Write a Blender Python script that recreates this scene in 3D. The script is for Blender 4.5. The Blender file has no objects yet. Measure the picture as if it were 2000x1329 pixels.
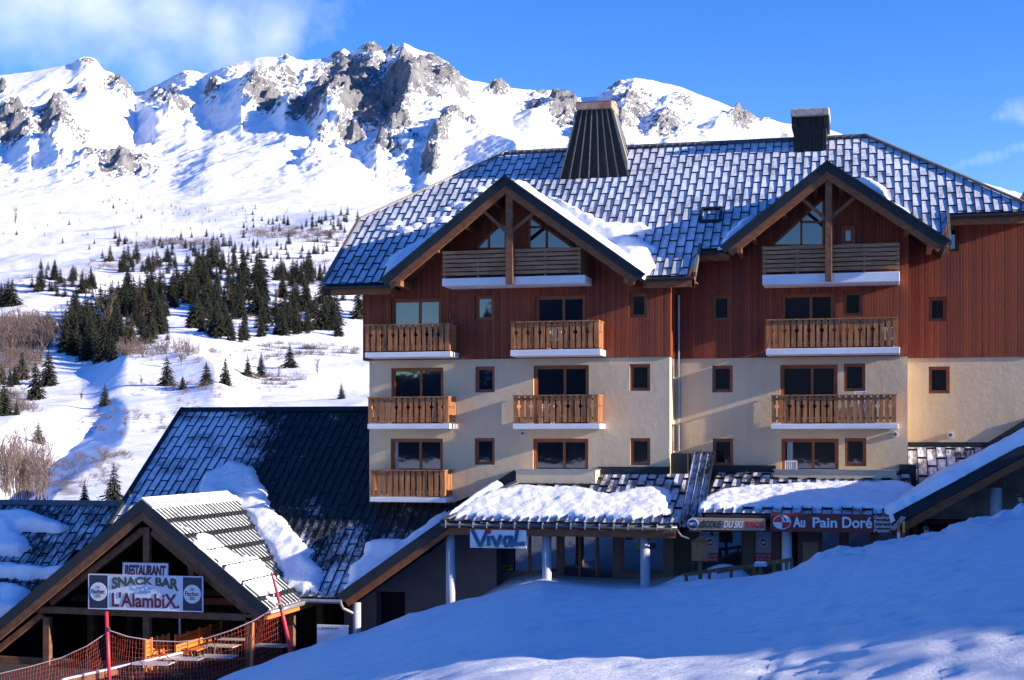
import bpy, bmesh, math, random
import numpy as np
from mathutils import Vector, Matrix
R = math.radians
# ---------------------------------------------------------------- camera, sky, sun, exposure
F = 2900.0; YAW = 13.57; SA = math.sin(R(YAW)); CA = math.cos(R(YAW)); HZ = 860.0
scene = bpy.context.scene
SUN_EL, SUN_AZ = 16.0, 4.5          # elevation, degrees in front of the facade line (sun on the right)
cam = bpy.data.cameras.new('camera'); cam.lens = F/2000*36; cam.sensor_width = 36; cam.shift_y = (HZ-664.5)/2000
cam.clip_start = .5; cam.clip_end = 30000
co = bpy.data.objects.new('camera', cam); scene.collection.objects.link(co); co.rotation_euler = (R(90), 0, R(YAW)); scene.camera = co
sdir = Vector((math.cos(R(SUN_EL))*math.cos(R(SUN_AZ)), -math.cos(R(SUN_EL))*math.sin(R(SUN_AZ)), math.sin(R(SUN_EL))))
sl = bpy.data.lights.new('sun', 'SUN'); sl.energy = 5.0; sl.angle = R(.5); sl.color = (1, .86, .70)
so = bpy.data.objects.new('sun', sl); scene.collection.objects.link(so); so.rotation_euler = sdir.to_track_quat('Z', 'Y').to_euler()
scene.view_settings.view_transform = 'Standard'; scene.view_settings.look = 'None'
scene.view_settings.exposure = 1.08; scene.view_settings.gamma = 1
scene.render.engine = 'CYCLES'; scene.cycles.max_bounces = 6; scene.cycles.diffuse_bounces = 3; scene.cycles.glossy_bounces = 3
wd = bpy.data.worlds.new('World'); scene.world = wd; wd.use_nodes = True

class NT:
    def __init__(s, tree): s.t = tree; s.n = tree.nodes; s.l = tree.links
    def node(s, typ, ins=None, **kw):
        n = s.n.new(typ)
        for k, v in kw.items(): setattr(n, k, v)
        for k, v in (ins or {}).items():
            sk = n.inputs[k]
            if isinstance(v, bpy.types.NodeSocket): s.l.new(v, sk)
            else: sk.default_value = v
        return n
    def math(s, op, a, b=0.0, c=None, clamp=False):
        d = {0: a, 1: b}
        if c is not None: d[2] = c
        return s.node('ShaderNodeMath', d, operation=op, use_clamp=clamp).outputs[0]
    def ramp(s, fac, stops):
        n = s.node('ShaderNodeValToRGB', {0: fac}); e = n.color_ramp.elements
        while len(e) < len(stops): e.new(.5)
        for i, (p, c) in enumerate(stops):
            e[i].position = p; e[i].color = (c, c, c, 1) if isinstance(c, (int, float)) else (*c, 1)
        return n.outputs[0]
    def mix(s, fac, a, b, typ='MIX'):
        n = s.n.new('ShaderNodeMix'); n.data_type = 'RGBA'; n.blend_type = typ
        for k, v in ((0, fac), (6, a), (7, b)):
            if isinstance(v, bpy.types.NodeSocket): s.l.new(v, n.inputs[k])
            else: n.inputs[k].default_value = v if k == 0 else (*v, 1)
        return n.outputs[2]
    def noise(s, vec, scale, detail=4, rough=.55, dist=0):
        return s.node('ShaderNodeTexNoise', {'Vector': vec, 'Scale': scale, 'Detail': detail, 'Roughness': rough, 'Distortion': dist}).outputs[0]

def pdir(px, py): 
    u = (px-1000)/F; return Vector((-SA+u*CA, CA+u*SA, (HZ-py)/F)).normalized()
def build_world():
    t = NT(wd.node_tree); t.n.clear()
    sky = t.node('ShaderNodeTexSky', sky_type='NISHITA', sun_disc=False, sun_elevation=R(SUN_EL), sun_rotation=R(90+SUN_AZ), altitude=1900.0, air_density=1.0, dust_density=.25, ozone_density=2.2)
    hs = t.node('ShaderNodeHueSaturation', {'Hue': .521, 'Saturation': 1.36, 'Value': 1.0, 'Color': sky.outputs[0]})
    tc = t.node('ShaderNodeTexCoord').outputs['Generated']
    n1 = t.noise(tc, 7.0, 8, .55, .5); n2 = t.noise(tc, 26.0, 5, .55, .3)
    tot = None
    # (px, py) direction of each cloud bank, angular radius, strength
    for px, py, rad, st in ((640, 70, .07, .62), (60, -20, .09, 1.1), (200, -10, .09, 1.1), (330, 20, .085, 1.1), (430, 50, .07, .95), (540, 70, .06, .85), (610, 85, .05, .62), (300, 100, .07, .8), (430, 110, .06, .7), (160, 80, .05, .6),
                            (100, -160, .10, .9), (2060, 250, .03, .5), *[(1830+k*17, 332-k*4.5, .017, .50-.012*abs(k-6)) for k in range(12)], *[(1925+k*16, 222+8*math.sin(k*1.3), .018, .40+.03*k) for k in range(6)], (1130, -350, .12, .8), (2600, 180, .12, .9), (-500, 0, .16, .9)):
        d = pdir(px, py)
        ds = t.node('ShaderNodeVectorMath', {0: tc, 1: d}, operation='DISTANCE').outputs['Value']
        m = t.math('MULTIPLY', t.math('SUBTRACT', 1.0, t.math('DIVIDE', ds, rad), clamp=True), st)
        tot = m if tot is None else t.math('MAXIMUM', tot, m)
    f = t.math('ADD', t.math('MULTIPLY', tot, .95), t.math('MULTIPLY', t.math('SUBTRACT', n1, .56), 2.2))
    f = t.math('ADD', f, t.math('MULTIPLY', t.math('SUBTRACT', n2, .5), .35))
    f = t.math('MULTIPLY', t.math('MULTIPLY', f, t.math('MINIMUM', t.math('MULTIPLY', tot, 3.5), 1.0)), 1.0, clamp=True)
    f = t.ramp(f, [(.2, 0.0), (1.25, .56)])
    col = t.mix(f, hs.outputs[0], (5.2, 5.4, 7.4))
    bg = t.node('ShaderNodeBackground', {'Color': col, 'Strength': .135})
    t.l.new(bg.outputs[0], t.node('ShaderNodeOutputWorld').inputs[0])
build_world()

# ---------------------------------------------------------------- pixel measures -> points (on a plane of the place)
def W(px, py, Y):
    u = (px-1000)/F; k = Y/(CA+u*SA); return Vector((k*(-SA+u*CA), Y, k*(HZ-py)/F))
def X_(px, Y): return W(px, 0, Y).x
def Z_(px, py, Y): return W(px, py, Y).z
def AX(px, py, X):
    u = (px-1000)/F; k = X/(-SA+u*CA); return Vector((X, k*(CA+u*SA), k*(HZ-py)/F))
def D(px, py, t):
    u = (px-1000)/F; return Vector((t*(-SA+u*CA), t*(CA+u*SA), t*(HZ-py)/F))

# ---------------------------------------------------------------- materials
M = {}
def mat(name, c1, c2=None, rough=.7, metal=0.0, scale=6.0, bump=0.0, bscale=30.0, stretch=(1, 1, 1), spec=.5, detail=5, alpha=None):
    m = bpy.data.materials.new(name); m.use_nodes = True; t = NT(m.node_tree); t.n.clear(); M[name] = m
    out = t.node('ShaderNodeOutputMaterial'); p = t.node('ShaderNodeBsdfPrincipled', {'Roughness': rough, 'Metallic': metal, 'Specular IOR Level': spec})
    tc = t.node('ShaderNodeTexCoord').outputs['Object']
    v = t.node('ShaderNodeMapping', {'Vector': tc, 'Scale': stretch}).outputs[0]
    if c2 is None: c2 = tuple(x*.8 for x in c1)
    n = t.noise(v, scale, detail, .6)
    t.l.new(t.ramp(n, [(.3, c2), (.7, c1)]), p.inputs['Base Color'])
    if bump:
        b = t.node('ShaderNodeBump', {'Strength': 1.0, 'Distance': bump, 'Height': t.noise(v, bscale, 5, .6)}); t.l.new(b.outputs[0], p.inputs['Normal'])
    t.l.new(p.outputs[0], out.inputs[0])
    return m, t, p, v
def boards(name, c1, c2, dark, w=.14, axis=0, rough=.65, bump=.012):
    m, t, p, v = mat(name, c1, c2, rough)
    sx = t.node('ShaderNodeSeparateXYZ', {0: v}); x = t.math('DIVIDE', t.math('ADD', sx.outputs[axis], sx.outputs[1] if axis == 0 else 0.0), w)
    wn = t.node('ShaderNodeTexWhiteNoise', {'W': t.math('FLOOR', x)}, noise_dimensions='1D').outputs[0]
    st = t.node('ShaderNodeMapping', {'Vector': v, 'Scale': (9, 9, .8) if axis == 0 else (.8, 9, 9)}).outputs[0]
    g = t.noise(st, 3.0, 6, .65)
    big = t.noise(v, .45, 4, .6)
    f = t.math('ADD', t.math('MULTIPLY', wn, .32), t.math('MULTIPLY', g, .45)); f = t.math('ADD', f, t.math('MULTIPLY', big, .35))
    c = t.ramp(f, [(.28, dark), (.52, c2), (.8, c1)])
    if axis == 0 and w < .13:
        wk = t.node('ShaderNodeMapping', {'Vector': v, 'Scale': (.9, .9, .22)}).outputs[0]; c = t.mix(t.ramp(t.noise(wk, 1.3, 6, .7), [(.5, 0.0), (.75, .35)]), c, (.17, .052, .018))
    fr = t.math('FRACT', x); gap = t.math('LESS_THAN', t.math('ABSOLUTE', t.math('SUBTRACT', fr, .5)), .44)
    c = t.mix(gap, tuple(q*.25 for q in dark), c)
    t.l.new(c, p.inputs['Base Color'])
    h = t.math('ADD', gap, t.math('MULTIPLY', g, .35))
    b = t.node('ShaderNodeBump', {'Strength': 1.0, 'Distance': bump, 'Height': h}); t.l.new(b.outputs[0], p.inputs['Normal'])
boards('cladding', (.33, .058, .005), (.20, .031, .003), (.085, .013, .002), .115)
mat('beam_wood', (.30, .105, .03), (.13, .045, .014), .7, scale=3, stretch=(1, 1, 3), bump=.01, bscale=14)
mat('truss_wood', (.24, .105, .045), (.10, .042, .02), .75, scale=2.2, stretch=(2, 2, 2), bump=.01, bscale=14)
mat('slat_wood', (.50, .21, .07), (.17, .065, .022), .75, scale=2.3, stretch=(5, 5, .7), bump=.006, bscale=20)
mat('grey_wood', (.42, .24, .115), (.18, .09, .04), .8, scale=2.3, stretch=(.7, 5, 6), bump=.006, bscale=20)
mat('orange_wood', (.75, .25, .05), (.5, .15, .03), .55, scale=3, stretch=(1, 4, 4))
mat('frame_wood', (.34, .10, .02), (.22, .06, .013), .5, scale=3, stretch=(2, 2, 2))
m_, t_, p_, v_ = mat('plaster', (.66, .52, .33), (.59, .46, .285), .9, scale=.7, bump=.02, bscale=6)
n_a = t_.noise(v_, 2.2, 6, .7); n_b = t_.noise(v_, 22, 4, .6)
b_ = t_.node('ShaderNodeBump', {'Strength': 1.0, 'Distance': .016, 'Height': t_.math('ADD', n_a, t_.math('MULTIPLY', n_b, .22))}); t_.l.new(b_.outputs[0], p_.inputs['Normal'])
st_ = t_.node('ShaderNodeMapping', {'Vector': v_, 'Scale': (2.6, 2.6, .16)}).outputs[0]
sr_ = t_.ramp(t_.noise(st_, 1.6, 6, .7), [(.46, 0.0), (.76, .26)]); bl_ = t_.ramp(t_.noise(v_, .35, 5, .65), [(.42, 0.0), (.7, .3)])
old_ = p_.inputs['Base Color'].links[0].from_socket
t_.l.new(t_.mix(bl_, t_.mix(sr_, old_, (.40, .33, .25)), (.66, .55, .40)), p_.inputs['Base Color'])
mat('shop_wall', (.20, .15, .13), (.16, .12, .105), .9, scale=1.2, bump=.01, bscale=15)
mat('rough_wall', (.62, .42, .28), (.30, .19, .13), .95, scale=1.1, bump=.06, bscale=3)
mat('white_paint', (.78, .78, .78), (.66, .67, .68), .7, scale=2, bump=.004)
mat('grey_paint', (.45, .47, .52), (.38, .40, .45), .6, scale=2)
mat('dark_metal', (.020, .030, .034), (.012, .018, .022), .45, scale=3, spec=.4)
mat('fascia_metal', (.018, .028, .033), (.010, .016, .02), .5, scale=1.5, spec=.3)
mat('black_metal', (.018, .022, .022), (.010, .012, .012), .6, scale=4, spec=.3)
mat('seam_metal', (.17, .17, .16), (.08, .08, .08), .5, scale=9)
mat('gutter_metal', (.07, .09, .11), (.04, .055, .07), .4, .3)
mat('galvanised', (.5, .5, .5), (.35, .35, .36), .35, .6)
mat('rust_cap', (.42, .38, .33), (.30, .11, .045), .8, scale=1.6, bump=.02, bscale=8)
mat('concrete_cap', (.44, .42, .40), (.24, .23, .22), .85, scale=3.0, bump=.02, bscale=8)
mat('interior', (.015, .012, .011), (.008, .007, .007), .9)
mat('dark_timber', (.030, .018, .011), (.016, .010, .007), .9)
m_, t_, p_, v_ = mat('glass', (.010, .016, .03), (.005, .007, .012), .03, scale=.6, spec=1.0)
p_.inputs['IOR'].default_value = 1.75
b_ = t_.node('ShaderNodeBump', {'Strength': .5, 'Distance': .004, 'Height': t_.noise(v_, 1.5, 2, .5)}); t_.l.new(b_.outputs[0], p_.inputs['Normal'])
mat('curtain', (.42, .45, .52), (.18, .2, .26), .9, scale=2, stretch=(7, 7, .3))
mat('red_plastic', (.62, .03, .05), (.48, .02, .04), .45)
mat('net_cord', (.55, .09, .05), (.42, .06, .03), .6)
mat('rope', (.5, .38, .36), None, .8)
mat('plastic_top', (.62, .62, .58), (.5, .5, .47), .4)
mat('chair_metal', (.03, .03, .035), None, .35, .3)
mat('white_plastic', (.8, .8, .78), (.7, .7, .7), .4)
for n_, c_ in dict(s_white=(.80, .82, .85), s_blue=(.006, .075, .19), s_red=(.62, .02, .03), s_maroon=(.12, .008, .02), s_brownred=(.20, .028, .018), s_tan=(.48, .33, .20), s_navy=(.016, .022, .055), s_olive=(.075, .085, .06), s_sky=(.16, .34, .62), s_yellow=(.75, .72, .08), s_grey=(.42, .47, .55), s_black=(.02, .02, .025), s_green=(.25, .45, .03), s_cream=(.85, .8, .62), s_orange=(.9, .35, .05)).items():
    mat(n_, c_, tuple(q*.93 for q in c_), .5, scale=5)
# snow and frosted sheet metal
def snow_mat(name, c=(.86, .89, .95), b1=.02, s1=3.0, b2=.006, s2=22.0, dirt=0.0):
    m, t, p, v = mat(name, c, tuple(q*.95 for q in c), .75, scale=1.5, spec=.15)
    h = t.math('ADD', t.math('MULTIPLY', t.noise(v, s1, 6, .6), b1), t.math('MULTIPLY', t.noise(v, s2, 5, .65), b2))
    b = t.node('ShaderNodeBump', {'Strength': 1.0, 'Distance': 1.0, 'Height': h}); t.l.new(b.outputs[0], p.inputs['Normal'])
    return t, p, v
snow_mat('snow'); snow_mat('roof_snow', b1=.05, s1=3.0, b2=.012, s2=16.0)
t_, p_, v_ = snow_mat('slope_snow', (.84, .88, .96), b1=.16, s1=.55, b2=.022, s2=6.0)
h_ = t_.math('ADD', t_.math('MULTIPLY', t_.noise(v_, .55, 5, .6), .22), t_.math('MULTIPLY', t_.noise(v_, 5.0, 7, .75), .095))
mp_ = t_.node('ShaderNodeMapping', {'Vector': v_, 'Rotation': (0, 0, R(17)), 'Scale': (.35, 3.2, 1)}).outputs[0]
h_ = t_.math('ADD', h_, t_.math('MULTIPLY', t_.noise(mp_, 1.6, 5, .6), .07))
b_ = t_.node('ShaderNodeBump', {'Strength': 1.0, 'Distance': 1.0, 'Height': h_}); t_.l.new(b_.outputs[0], p_.inputs['Normal'])
def frost_mat(name, cover, scale=.8, snow=(.80, .84, .92), metal=(.022, .025, .028), zgrad=None, prod=None, edge=(.46, .62)):
    m, t, p, v = mat(name, metal, None, .5, spec=.3)
    st = t.node('ShaderNodeMapping', {'Vector': v, 'Scale': (3.5, 1, 1)}).outputs[0]
    n = t.math('ADD', t.math('MULTIPLY', t.noise(v, scale, 5, .6), .55), t.math('MULTIPLY', t.noise(st, 4.0, 5, .7), .45))
    f = t.math('ADD', n, cover)
    if zgrad:
        sx = t.node('ShaderNodeSeparateXYZ', {0: v})
        for ax, a, b, amt in zgrad:
            f = t.math('ADD', f, t.math('MULTIPLY', t.node('ShaderNodeMapRange', {0: sx.outputs[ax], 1: a, 2: b}).outputs[0], amt))
    if prod:
        sx = t.node('ShaderNodeSeparateXYZ', {0: v}); q = [t.node('ShaderNodeMapRange', {0: sx.outputs[a_], 1: b_, 2: c_}).outputs[0] for a_, b_, c_ in prod[:2]]
        f = t.math('ADD', f, t.math('MULTIPLY', t.math('MULTIPLY', q[0], q[1]), prod[2]))
    f = t.ramp(f, [(edge[0], 0.0), (edge[1], 1.0)])
    t.l.new(t.mix(f, metal, snow), p.inputs['Base Color'])
    t.l.new(t.math('ADD', t.math('MULTIPLY', f, .3), .45), p.inputs['Roughness'])
    b = t.node('ShaderNodeBump', {'Strength': .6, 'Distance': .01, 'Height': t.noise(st, 5, 4, .6)}); t.l.new(b.outputs[0], p.inputs['Normal'])
frost_mat('frost_main', .16, edge=(.40, .74))
frost_mat('frost_porch', .06)
frost_mat('frost_snack', .12, snow=(.78, .8, .82))
frost_mat('frost_low', .12, zgrad=((0, -3.5, 0.5, -.06),), prod=((0, -2.5, .8), (2, 3.2, 6.0), -.22))
frost_mat('frost_far', .0)

# ---------------------------------------------------------------- mesh building
class MB:
    def __init__(s): s.v = []; s.f = []; s.m = []
    def add(s, vs, fs, m=0):
        o = len(s.v); s.v += [tuple(v) for v in vs]; s.f += [tuple(i+o for i in f) for f in fs]; s.m += [m]*len(fs); return s
    def quad(s, a, b, c, d, m=0): return s.add([a, b, c, d], [(0, 1, 2, 3)], m)
    def box(s, x0, x1, y0, y1, z0, z1, m=0):
        if x0 > x1: x0, x1 = x1, x0
        if z0 > z1: z0, z1 = z1, z0
        if y0 > y1: y0, y1 = y1, y0
        return s.add([(x0, y0, z0), (x1, y0, z0), (x1, y1, z0), (x0, y1, z0), (x0, y0, z1), (x1, y0, z1), (x1, y1, z1), (x0, y1, z1)],
                     [(0, 3, 2, 1), (4, 5, 6, 7), (0, 1, 5, 4), (1, 2, 6, 5), (2, 3, 7, 6), (3, 0, 4, 7)], m)
    def prism(s, poly, y0, y1, m=0):          # poly in (x, z), extruded along y
        n = len(poly)
        vs = [(x, y0, z) for x, z in poly]+[(x, y1, z) for x, z in poly]
        fs = [tuple(range(n)), tuple(range(2*n-1, n-1, -1))]+[(i, i+n, (i+1) % n+n, (i+1) % n) for i in range(n)]
        return s.add(vs, fs, m)
    def prismx(s, poly, x0, x1, m=0):         # poly in (y, z), extruded along x
        n = len(poly)
        vs = [(x0, y, z) for y, z in poly]+[(x1, y, z) for y, z in poly]
        fs = [tuple(range(n-1, -1, -1)), tuple(range(n, 2*n))]+[((i+1) % n, (i+1) % n+n, i+n, i) for i in range(n)]
        return s.add(vs, fs, m)
    def beam(s, p0, p1, w, h, m=0, up=(0, 0, 1)):
        p0 = Vector(p0); p1 = Vector(p1); d = (p1-p0).normalized(); r = d.cross(Vector(up))
        if r.length < 1e-3: r = d.cross(Vector((0, 1, 0)))
        r.normalize(); u = r.cross(d).normalized(); vs = []
        for p in (p0, p1):
            for a, b in ((-1, -1), (1, -1), (1, 1), (-1, 1)): vs.append(p+r*(a*w/2)+u*(b*h/2))
        return s.add(vs, [(0, 1, 2, 3), (7, 6, 5, 4), (0, 4, 5, 1), (1, 5, 6, 2), (2, 6, 7, 3), (3, 7, 4, 0)], m)
    def tube(s, pts, r, n=8, m=0, cap=True):
        pts = [Vector(p) for p in pts]; rs = r if isinstance(r, (list, tuple)) else [r]*len(pts); o = len(s.v)
        for i, p in enumerate(pts):
            d = (pts[min(i+1, len(pts)-1)]-pts[max(i-1, 0)]).normalized()
            a = d.cross(Vector((0, 0, 1)));  a = a if a.length > .05 else d.cross(Vector((0, 1, 0)))
            a.normalize(); b = d.cross(a)
            for k in range(n):
                q = 2*math.pi*k/n; s.v.append(tuple(p+(a*math.cos(q)+b*math.sin(q))*rs[i]))
        fs = [(o+i*n+k, o+i*n+(k+1) % n, o+(i+1)*n+(k+1) % n, o+(i+1)*n+k) for i in range(len(pts)-1) for k in range(n)]
        if cap: fs += [tuple(o+k for k in range(n)), tuple(o+(len(pts)-1)*n+k for k in range(n-1, -1, -1))]
        s.f += fs; s.m += [m]*len(fs); return s
    def disc(s, c, rx, rz, y, depth=.01, n=32, m=0):
        return s.prism([(c[0]+rx*math.cos(2*math.pi*k/n), c[1]+rz*math.sin(2*math.pi*k/n)) for k in range(n)], y, y+depth, m)
col = scene.collection
LOC = {}
def thing(name, label, cat, loc=(0, 0, 0), group=None):
    o = bpy.data.objects.new(name, None); col.objects.link(o); o.location = loc; o.empty_display_size = .3
    o['label'] = label; o['category'] = cat
    if group: o['group'] = group
    LOC[o.name] = Vector(loc); return o
def obj(name, mb, mats, parent=None, smooth=False, bevel=0):
    me = bpy.data.meshes.new(name); off = LOC.get(parent.name, Vector()) if parent else Vector()
    me.from_pydata([(v[0]-off.x, v[1]-off.y, v[2]-off.z) for v in mb.v], [], mb.f)
    mats = mats if isinstance(mats, (list, tuple)) else [mats]
    for q in mats: me.materials.append(M[q])
    if len(mats) > 1: me.polygons.foreach_set('material_index', mb.m)
    bm = bmesh.new(); bm.from_mesh(me); bmesh.ops.recalc_face_normals(bm, faces=bm.faces); bm.to_mesh(me); bm.free()
    if smooth: me.polygons.foreach_set('use_smooth', [True]*len(me.polygons))
    me.update()
    o = bpy.data.objects.new(name, me); col.objects.link(o)
    if parent: o.parent = parent
    LOC[o.name] = off
    if bevel:
        b = o.modifiers.new('bevel', 'BEVEL'); b.width = bevel; b.segments = 1; b.limit_method = 'ANGLE'
    return o
def split(name, mb, mats, parent, gap=.05, **kw):
    # one object for every separate piece of the mesh
    n = len(mb.v); par = list(range(n))
    def fd(i):
        while par[i] != i: par[i] = par[par[i]]; i = par[i]
        return i
    for f in mb.f:
        for i in f[1:]: par[fd(i)] = fd(f[0])
    comp = {}
    for i in range(n): comp.setdefault(fd(i), []).append(i)
    C = [[[i for i in ids], [min(mb.v[i][k] for i in ids)-gap for k in range(3)], [max(mb.v[i][k] for i in ids)+gap for k in range(3)]] for ids in comp.values()]
    ch = True
    while ch:
        ch = False
        for a in range(len(C)):
            for b in range(a+1, len(C)):
                if all(C[a][1][k] <= C[b][2][k] and C[b][1][k] <= C[a][2][k] for k in range(3)):
                    C[a] = [C[a][0]+C[b][0], [min(p, q) for p, q in zip(C[a][1], C[b][1])], [max(p, q) for p, q in zip(C[a][2], C[b][2])]]; C.pop(b); ch = True; break
            if ch: break
    for ids, _, _ in C:
        s = set(ids); mp = {v: k for k, v in enumerate(ids)}; m = MB(); m.v = [mb.v[i] for i in ids]
        for f, mi in zip(mb.f, mb.m):
            if f[0] in s: m.f.append(tuple(mp[i] for i in f)); m.m.append(mi)
        obj(name, m, mats, parent, **kw)
def tag(o, label=None, cat=None, group=None, kind=None):
    for k, v in (('label', label), ('category', cat), ('group', group), ('kind', kind)):
        if v: o[k] = v
    return o
def text(s, x0, x1, z0, z1, y, material, parent, name='lettering', shear=0.0, bold=0.0, warp=None, space=1.0):
    cu = bpy.data.curves.new('t', 'FONT'); cu.body = s; cu.extrude = 0; cu.offset = bold; cu.shear = shear; cu.space_character = space; cu.resolution_u = 4
    to = bpy.data.objects.new('t', cu); col.objects.link(to)
    dg = bpy.context.evaluated_depsgraph_get(); me = bpy.data.meshes.new_from_object(to.evaluated_get(dg)); 
    bpy.data.objects.remove(to); bpy.data.curves.remove(cu)
    vs = np.array([v.co[:] for v in me.vertices]); fs = [tuple(p.vertices) for p in me.polygons]; bpy.data.meshes.remove(me)
    mn = vs.min(0); mx = vs.max(0); out = MB()
    P = []
    for v in vs:
        a = (v[0]-mn[0])/(mx[0]-mn[0]); b = (v[1]-mn[1])/(mx[1]-mn[1])
        if warp: a, b = warp(a, b)
        P.append((x0+(x1-x0)*a, y, z0+(z1-z0)*b))
    n = len(P); out.add(P, fs)
    ed = {}
    for f in fs:
        for i in range(len(f)):
            e = (f[i], f[(i+1) % len(f)]); k = tuple(sorted(e)); ed[k] = ed.get(k, 0)+1
    b = [(k[0], k[1]) for k, c in ed.items() if c == 1]
    P2 = [(p[0], p[1]+.012, p[2]) for p in P]; out.add(P2, []); 
    out.f += [(i, j, j+n, i+n) for i, j in b]; out.m += [0]*len(b)
    return obj(name, out, material, parent)
# ---------------------------------------------------------------- noise
def _h(i, j, s):
    n = (i.astype(np.int64)*374761393+j.astype(np.int64)*668265263+s*1274126177) & 0x7fffffff
    n = ((n ^ (n >> 13))*1274126177) & 0x7fffffff
    return ((n ^ (n >> 16)) & 0xffff)/65535.0
def vn(x, y, s=0):
    i = np.floor(x); j = np.floor(y); fx = x-i; fy = y-j; fx = fx*fx*fx*(fx*(fx*6-15)+10); fy = fy*fy*fy*(fy*(fy*6-15)+10)
    a = _h(i, j, s); b = _h(i+1, j, s); c = _h(i, j+1, s); d = _h(i+1, j+1, s)
    return (a*(1-fx)+b*fx)*(1-fy)+(c*(1-fx)+d*fx)*fy
def fbm(x, y, o=5, s=0, g=.5):
    r = 0; a = 1; t = 0
    for k in range(o): r = r+a*vn(x, y, s+k*17); t += a; a *= g; x, y = (x*1.6-y*1.2)+7.3, (x*1.2+y*1.6)+3.1
    return r/t
def rdg(x, y, o=5, s=0, g=.5):
    r = 0; a = 1; t = 0
    for k in range(o): r = r+a*(1-np.abs(2*vn(x, y, s+k*13)-1)); t += a; a *= g; x, y = (x*1.6-y*1.2)+5.3, (x*1.2+y*1.6)+9.1
    return r/t
def sm(x, a, b):
    q = np.clip((x-a)/(b-a), 0, 1); return q*q*(3-2*q)
def grid_obj(name, P, material, attrs=None, keep=None, smooth=True):
    nu, nv = P.shape[:2]; idx = np.arange(nu*nv).reshape(nu, nv)
    q = np.stack([idx[:-1, :-1], idx[1:, :-1], idx[1:, 1:], idx[:-1, 1:]], -1).reshape(-1, 4)
    if keep is not None:
        kf = keep.reshape(-1); q = q[kf[q].any(1)]
    me = bpy.data.meshes.new(name); me.vertices.add(nu*nv); me.vertices.foreach_set('co', P.reshape(-1).astype(np.float32))
    me.loops.add(len(q)*4); me.loops.foreach_set('vertex_index', q.reshape(-1).astype(np.int32))
    me.polygons.add(len(q)); me.polygons.foreach_set('loop_start', np.arange(len(q), dtype=np.int32)*4); me.polygons.foreach_set('loop_total', np.full(len(q), 4, np.int32))
    me.update(calc_edges=True); me.validate()
    me.polygons.foreach_set('use_smooth', [smooth]*len(me.polygons))
    for k, a in (attrs or {}).items():
        at = me.attributes.new(k, 'FLOAT', 'POINT'); at.data.foreach_set('value', a.reshape(-1).astype(np.float32))
    me.materials.append(M[material]) if material else None
    if keep is not None:
        bm = bmesh.new(); bm.from_mesh(me); bmesh.ops.delete(bm, geom=[v for v in bm.verts if not v.link_faces], context='VERTS'); bm.to_mesh(me); bm.free()
    o = bpy.data.objects.new(name, me); col.objects.link(o); LOC[o.name] = Vector(); return o

# ---------------------------------------------------------------- mountain and hillside
def mountain_mat():
    m, t, p, v = mat('mountain', (.9, .92, .96), None, .85, spec=.1)
    rk = t.node('ShaderNodeAttribute', attribute_name='rock').outputs['Fac']; br = t.node('ShaderNodeAttribute', attribute_name='brush').outputs['Fac']
    n = t.noise(v, .012, 8, .68); n2 = t.noise(v, .05, 6, .7)
    st0 = t.node('ShaderNodeMapping', {'Vector': v, 'Scale': (1, 1, .45), 'Rotation': (0, R(25), 0)}).outputs[0]; n3 = t.noise(st0, .11, 8, .75)
    f = t.math('ADD', rk, t.math('MULTIPLY', t.math('SUBTRACT', n, .5), .9)); f = t.math('ADD', f, t.math('MULTIPLY', t.math('SUBTRACT', n2, .5), 1.1)); f = t.math('ADD', f, t.math('MULTIPLY', t.math('SUBTRACT', n3, .5), 2.4)); f = t.math('SUBTRACT', t.math('MULTIPLY', t.math('MINIMUM', rk, 1.0), .12), t.math('SUBTRACT', .22, f))
    nz = t.node('ShaderNodeSeparateXYZ', {0: t.node('ShaderNodeNewGeometry').outputs['True Normal']}).outputs[2]
    f = t.math('SUBTRACT', f, t.math('MULTIPLY', t.node('ShaderNodeMapRange', {0: nz, 1: .60, 2: .86}).outputs[0], .42)); f = t.math('ADD', f, t.math('MULTIPLY', t.node('ShaderNodeMapRange', {0: nz, 1: .62, 2: .35}).outputs[0], .28)); f = t.math('ADD', f, .10)
    f = t.math('MULTIPLY', f, t.math('GREATER_THAN', rk, .08))
    f = t.ramp(f, [(.47, 0.0), (.58, 1.0)])
    st = t.node('ShaderNodeMapping', {'Vector': v, 'Scale': (1, 1, .25)}).outputs[0]
    rc = t.ramp(t.noise(st, .04, 7, .7), [(.3, (.17, .178, .20)), (.5, (.32, .325, .345)), (.72, (.52, .515, .51))])
    c = t.mix(f, (.88, .90, .95), rc)
    bn = t.math('ADD', br, t.math('MULTIPLY', t.math('SUBTRACT', t.noise(v, .09, 8, .75), .5), 1.6)); bf = t.ramp(bn, [(.5, 0.0), (.75, .8)])
    c = t.mix(bf, c, (.22, .15, .11)); t.l.new(c, p.inputs['Base Color'])
    h = t.math('ADD', t.math('MULTIPLY', t.noise(v, .02, 9, .55), 3.2), t.math('MULTIPLY', t.math('MULTIPLY', t.math('ADD', n2, t.math('MULTIPLY', n3, .6)), f), 24.0))
    b = t.node('ShaderNodeBump', {'Strength': .9, 'Distance': 1.0, 'Height': h}); t.l.new(b.outputs[0], p.inputs['Normal'])
mountain_mat()
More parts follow.
